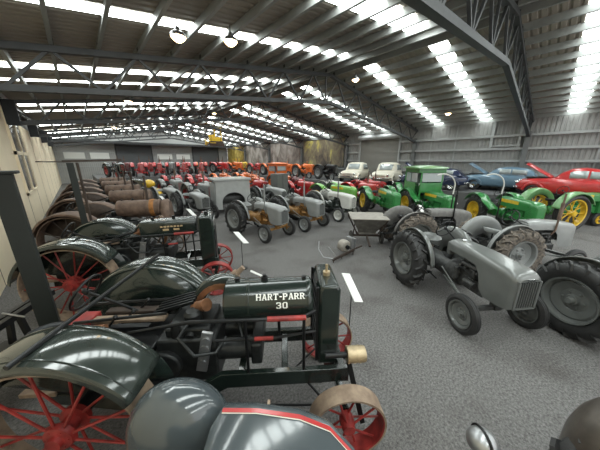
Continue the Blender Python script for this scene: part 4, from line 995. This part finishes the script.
b=MB(); b.cyl((-.1,.25,.5),(.12,.25,.5),.1,n=14); b.cyl((.2,.3,.35),(.2,.3,.6),.06,n=10); b.build('metering_gear','rust',root)
# --- small implement on the floor
root=empty('mower_implement',(5.45,3.95,0)); tag(root,'small pale drum implement with drawbar and curved rods on the grey carpet','implement'); root.rotation_euler.z=R(-12)
b=MB(); b.lathe([(.001,-.13),(.14,-.13),(.18,-.1),(.19,0),(.18,.1),(.14,.14),(.001,.14)],(.05,.05,.3),'Y',22); b.build('gear_drum','hopper_lid',root)
b=MB(); b.cyl((.05,-.15,.3),(.05,-.08,.3),.06,n=12); b.build('shaft_opening','black',root)
b=MB(); b.box(.2,-.1,.18,.32,.15,.55); b.box(.36,-.08,.2,.42,.14,.5); b.build('side_casing','steel',root,bevel=.01)
b=MB(); b.bar((-.6,-.25,.08),(.35,-.08,.14),.06,.04); b.bar((-.6,-.28,.14),(.35,-.12,.2),.03,.03); b.bar((.3,-.05,.15),(.7,-.05,.2),.04,.04); b.bar((.3,-.1,.15),(.3,-.1,.0),.02); b.bar((-.2,-.15,.12),(-.2,-.15,.0),.02); b.bar((-.58,-.25,.08),(-.58,-.25,0),.02); b.bar((.1,0,.15),(.25,0,.5),.03); b.build('drawbar','rust_dark',root)
b=MB(); b.tube([(-.55,-.2,.1),(-.75,0,.12),(-.78,.2,.3),(-.7,.3,.5)],.013,6); b.tube([(-.4,-.1,.12),(-.5,.1,.35)],.012,6); b.build('curved_rod','steel',root)

# --- information signs on thin stands
def sign(x,y,deg,h,lab,w=.48,hh=.19,pitch=26):
    root=empty('information_sign',(x,y,0)); root.rotation_euler.z=R(deg); tag(root,lab,'sign','white information cards on thin stands')
    MB().cyl((0,0,.02),(0,0,h),.008,n=8).build('stand_rod','black',root)
    MB().lathe([(.001,0),(.12,0),(.12,.012),(.02,.02),(.001,.02)],(0,0,0),'Z',20).build('stand_base','black',root)
    b=MB(); b.cbox(0,0,h+.02,w,hh,.012,0,R(pitch),R(-18)); b.build('sign_card','card',root)
for s_ in((2.47,1.62,-118,1.1,'white card on thin rod right of the lettered antique tractor',.46,.14),(2.78,5.25,-84,.85,'white card in the aisle before the left gold-engined tractor'),(2.85,9.1,-80,.88,'white card in the aisle before the orange-banded rusty tractor'),(2.95,13.6,-80,.88,'white card in the aisle at the second rusty tractor'),(12.3,7.9,-150,.9,'white card by yellow wheel behind the lime green tractor'),(11.6,5.3,-150,.95,'white card left of the green cab tractor wheel'),(9.55,3.35,-140,.95,'white card leaning above the worn grey tractor fender'),(12.7,3.05,-150,.95,'white card right of the cab tractor nose'),(2.5,16.6,-105,.9,'white card farthest up the aisle'),(2.75,5.0-.6,-45,.12,'low white card on the floor by the red front wheel')): sign(*s_)
bpy.data.objects[-1] if False else None

for x,y,lab in((9.9,2.45,'white arched pipe rising beside the green cab tractor nose'),(11.2,1.25,'white arched pipe rising beside the green tractor bonnet')):
    root=empty('arched_pipe',(x,y,0)); root.rotation_euler.z=R(-40); tag(root,lab,'pipe')
    MB().tube([(0,0,.0),(0,0,1.6)],.022,8).build('pipe_post','black',root)
    MB().tube([(-.02+.0,0,1.6)]+[(-.5+.5*math.cos(t),0,1.9+.42*math.sin(t)) for t in [PI*k/14 for k in range(0,10)]],.022,8).build('pipe_arch','white',root)
    MB().lathe([(.001,0),(.15,0),(.15,.015),(.001,.02)],(0,0,0),'Z',16).build('pipe_base','black',root)
# --- steel posts by the left row
for x,y,h,w,lab in((-.60,3.95,2.69,.085,'thick dark green steel post with flat cap at left edge'),):
    root=empty('steel_post',(x,y,0)); tag(root,lab,'post')
    MB().box(-w,-w*.8,0,w,w*.8,h-.03).build('post_shaft','post',root,bevel=.006); MB().box(-w*1.5,-w*1.25,h-.03,w*1.5,w*1.25,h).build('post_cap','post',root,bevel=.006); MB().box(-w*1.6,-w*1.6,0,w*1.6,w*1.6,.02).build('base_plate','post',root)
root=empty('pipe_canopy',(-.1,7.4,0)); tag(root,'dark steel post with long thin top rail rising among the rusty tractors','frame')
MB().box(-.06,-.05,0,.06,.05,2.74).build('upright','post',root,bevel=.006)
MB().cyl((.12,.35,0),(.12,.35,2.74),.03,n=10).build('upright','rust_dark',root)
b=MB(); b.bar((-.12,.1,2.77),(.95,.1,2.80),.05,.05); b.build('top_rail','rust_dark',root); MB().cyl((-.6,1.2,2.76),(0,.1,2.76),.015,n=6).build('side_rail','rust_dark',root)
# --- black implement behind the lettered tractor
root=empty('iron_implement',(-1.0,4.0,0)); tag(root,'black iron implement beams with bright fittings at the left edge','implement'); root.rotation_euler.z=R(58)
b=MB(); b.box(-.9,-.05,.93,.75,.02,1.0); b.box(-.9,.08,.93,.75,.13,.98); b.box(-.6,-.25,.5,.3,.3,.56)
for xx in(-.5,.25): b.bar((xx,-.1,0),(xx,0,.95),.05); b.bar((xx,.25,0),(xx,.1,.95),.05)
b.build('beam_frame','black',root)
b=MB(); b.tube([(.1,-.2,1.0),(.2,.1,1.02)],.01,8); b.build('bright_fitting','steel',root)

# --- streamlined grey tractor under the camera
root=empty('streamlined_grey_tractor',(-.23,1.05,0)); root.rotation_euler.z=R(-41); tag(root,'glossy blue-grey tractor with domed fender and red side stripe, closest to the camera','tractor')
b=MB(); S=[(.30,.60,1.07,.50),(.36,.71,1.11,.48),(.6,.70,1.11,.48),(.9,.67,1.08,.48),(1.1,.61,1.05,.48),(1.25,.47,1.0,.48)]
b.loft([hood_section(x,w,zt,zz,.09) for x,w,zt,zz in S],closed=False,cap=False)
for E_ in(S[0],S[-1]): q=hood_section(*E_,.09); b.add(q,[tuple(range(len(q)))])
b.build('bonnet','blue_grey',root,ang=50)
for m_,dz0,dz1 in(('red',-.03,.0),('cream',.002,.009)):
    b=MB(); vs=[]
    xs=[.36,.45,.6,.75,.9,1.0,1.1,1.25]
    for x in xs:
        w=None
        for i in range(len(S)-1):
            if S[i][0]<=x<=S[i+1][0]: t=(x-S[i][0])/(S[i+1][0]-S[i][0]); w=S[i][1]+(S[i+1][1]-S[i][1])*t; zt=S[i][2]+(S[i+1][2]-S[i][2])*t
        for d in(dz0,(dz0+dz1)/2,dz1):
            # arc length position on the rounded shoulder
            vs.append((x,w-.12-d,zt+.004+.012*(d+.12)/w))
    b.add(vs,[(i*3+k,i*3+k+1,(i+1)*3+k+1,(i+1)*3+k) for i in range(len(xs)-1) for k in range(2)]); b.build('side_stripe',m_,root)
for s in(-1,1):
    b=MB(); n=24; prof=[]
    secs=[]
    for i in range(11):
        a=PI/2*i/10; rr=math.cos(a); zz=math.sin(a)
        secs.append([(-.02+.39*rr*math.cos(2*PI*k/n),s*(.72)+.25*rr*math.sin(2*PI*k/n),.78+.43*zz) for k in range(n)])
    secs=[[(p[0],p[1],.55) for p in secs[0]]]+secs
    b.loft(secs,cap=False); b.build('domed_fender','blue_grey',root,ang=60)
    b=MB(); b.loft([[(.38,s*.50,z),(.38,s*.93,z)] for z in(.6,.95)],closed=False,cap=False)
    b=MB(); b.tube([(.02+.44*math.cos(t),s*.72+.27*math.sin(t),.56) for t in [2*PI*k/24 for k in range(24)]],.014,6,True); b.build('fender_edge','tan',root)
    o=disc_rim_mb(.2,.16,s,.0,s*.72,.36).build('rear_wheel','blue_grey',root); tyre_mb(.36,.2,.2,0,s*.72,.36,0).build('tyre','rubber',o)
    o=disc_rim_mb(.13,.1,s,1.1,s*.4,.24).build('front_wheel','blue_grey',root); tyre_mb(.24,.12,.14,0,s*.4,.24,1.1).build('tyre','rubber',o)
b=MB(); b.box(-.3,-.45,.3,1.25,.45,.5); b.cyl((0,-.7,.36),(0,.7,.36),.06,n=12); b.cyl((1.1,-.4,.24),(1.1,.4,.24),.03,n=10); b.build('chassis','engine',root)
b=MB(); b.box(1.28,-.3,.5,1.36,.3,.9); b.build('nose','blue_grey',root,bevel=.03)
b=MB(); b.box(.62,.60,.93,.7,.63,1.05); b.box(.66,.62,.99,.68,.72,1.05); b.build('hinge_bracket','tan',root)
# --- brown fendered tractor at lower right
root=empty('brown_tractor',(1.95,-1.20,0)); root.rotation_euler.z=R(-45); tag(root,'dull brown domed fender and silver lamp of a tractor at lower right corner','tractor')
for s in(-1,1):
    n=24; secs=[]
    for i in range(11):
        a=PI/2*i/10; rr=math.cos(a); zz=math.sin(a); secs.append([(.39*rr*math.cos(2*PI*k/n),s*.66+.27*rr*math.sin(2*PI*k/n),.88+.42*zz) for k in range(n)])
    b=MB(); b.loft([[(p[0],p[1],.6) for p in secs[0]]]+secs,cap=False); b.build('domed_fender','brown_tank',root,ang=60)
    o=disc_rim_mb(.3,.2,s,0,s*.66,.55).build('rear_wheel','brown_tank',root); tyre_mb(.55,.22,.31,16,s*.66,.55,0).build('tyre','rubber',o)
    o=disc_rim_mb(.2,.12,s,1.6,s*.5,.32).build('front_wheel','brown_tank',root); tyre_mb(.32,.13,.21,0,s*.5,.32,1.6).build('tyre','rubber',o)
b=MB(); b.box(-.25,-.2,.4,1.7,.2,.7); b.cyl((0,-.6,.55),(0,.6,.55),.08,n=12); b.bar((1.6,-.45,.34),(1.6,.45,.34),.06); b.build('chassis','engine',root)
b=MB(); S=[(.6,.24,1.1,.7),(.66,.27,1.15,.66),(1.7,.26,1.1,.6),(1.8,.2,1.02,.62)]; b.loft([hood_section(x,w,zt,zz,.1) for x,w,zt,zz in S],closed=False,cap=False)
for E_ in(S[0],S[-1]): q=hood_section(*E_,.1); b.add(q,[tuple(range(len(q)))])
b.build('bonnet','brown_tank',root,ang=50)
b=MB(); b.sphere((-1.13,.56,1.10),.085,20,.9); lo=b.build('rear_lamp','steel',root)
MB().tube([(-1.13,.56+.091*math.cos(t),1.10+.081*math.sin(t)) for t in [PI*k/12 for k in range(13)]],.008,6).build('lamp_seam','black',lo)
MB().tube([(-.2,.15,.6),(-.6,.4,.75),(-1.13,.56,1.04)],.02,8).build('lamp_stalk','black',root)

# ================================================================== light, camera, view
w=bpy.data.worlds.new('sky'); SC.world=w; w.use_nodes=True; bgn=w.node_tree.nodes['Background']; bgn.inputs['Color'].default_value=(.97,.97,.95,1); bgn.inputs['Strength'].default_value=1.3
cam=bpy.data.cameras.new('camera'); co=bpy.data.objects.new('camera',cam); COL.objects.link(co); SC.camera=co
cam.sensor_width=36; cam.lens=234/600*36; cam.clip_start=.05; cam.clip_end=200
p=math.atan(65/234); psi=R(42.8)
co.location=(0,0,2.8); co.rotation_euler=(PI/2-p,0,-psi)
vs_=SC.view_settings; SC.display_settings.display_device='sRGB'; vs_.view_transform='Standard'; vs_.look='None'; vs_.gamma=1; vs_.exposure=.3; vs_.use_curve_mapping=False
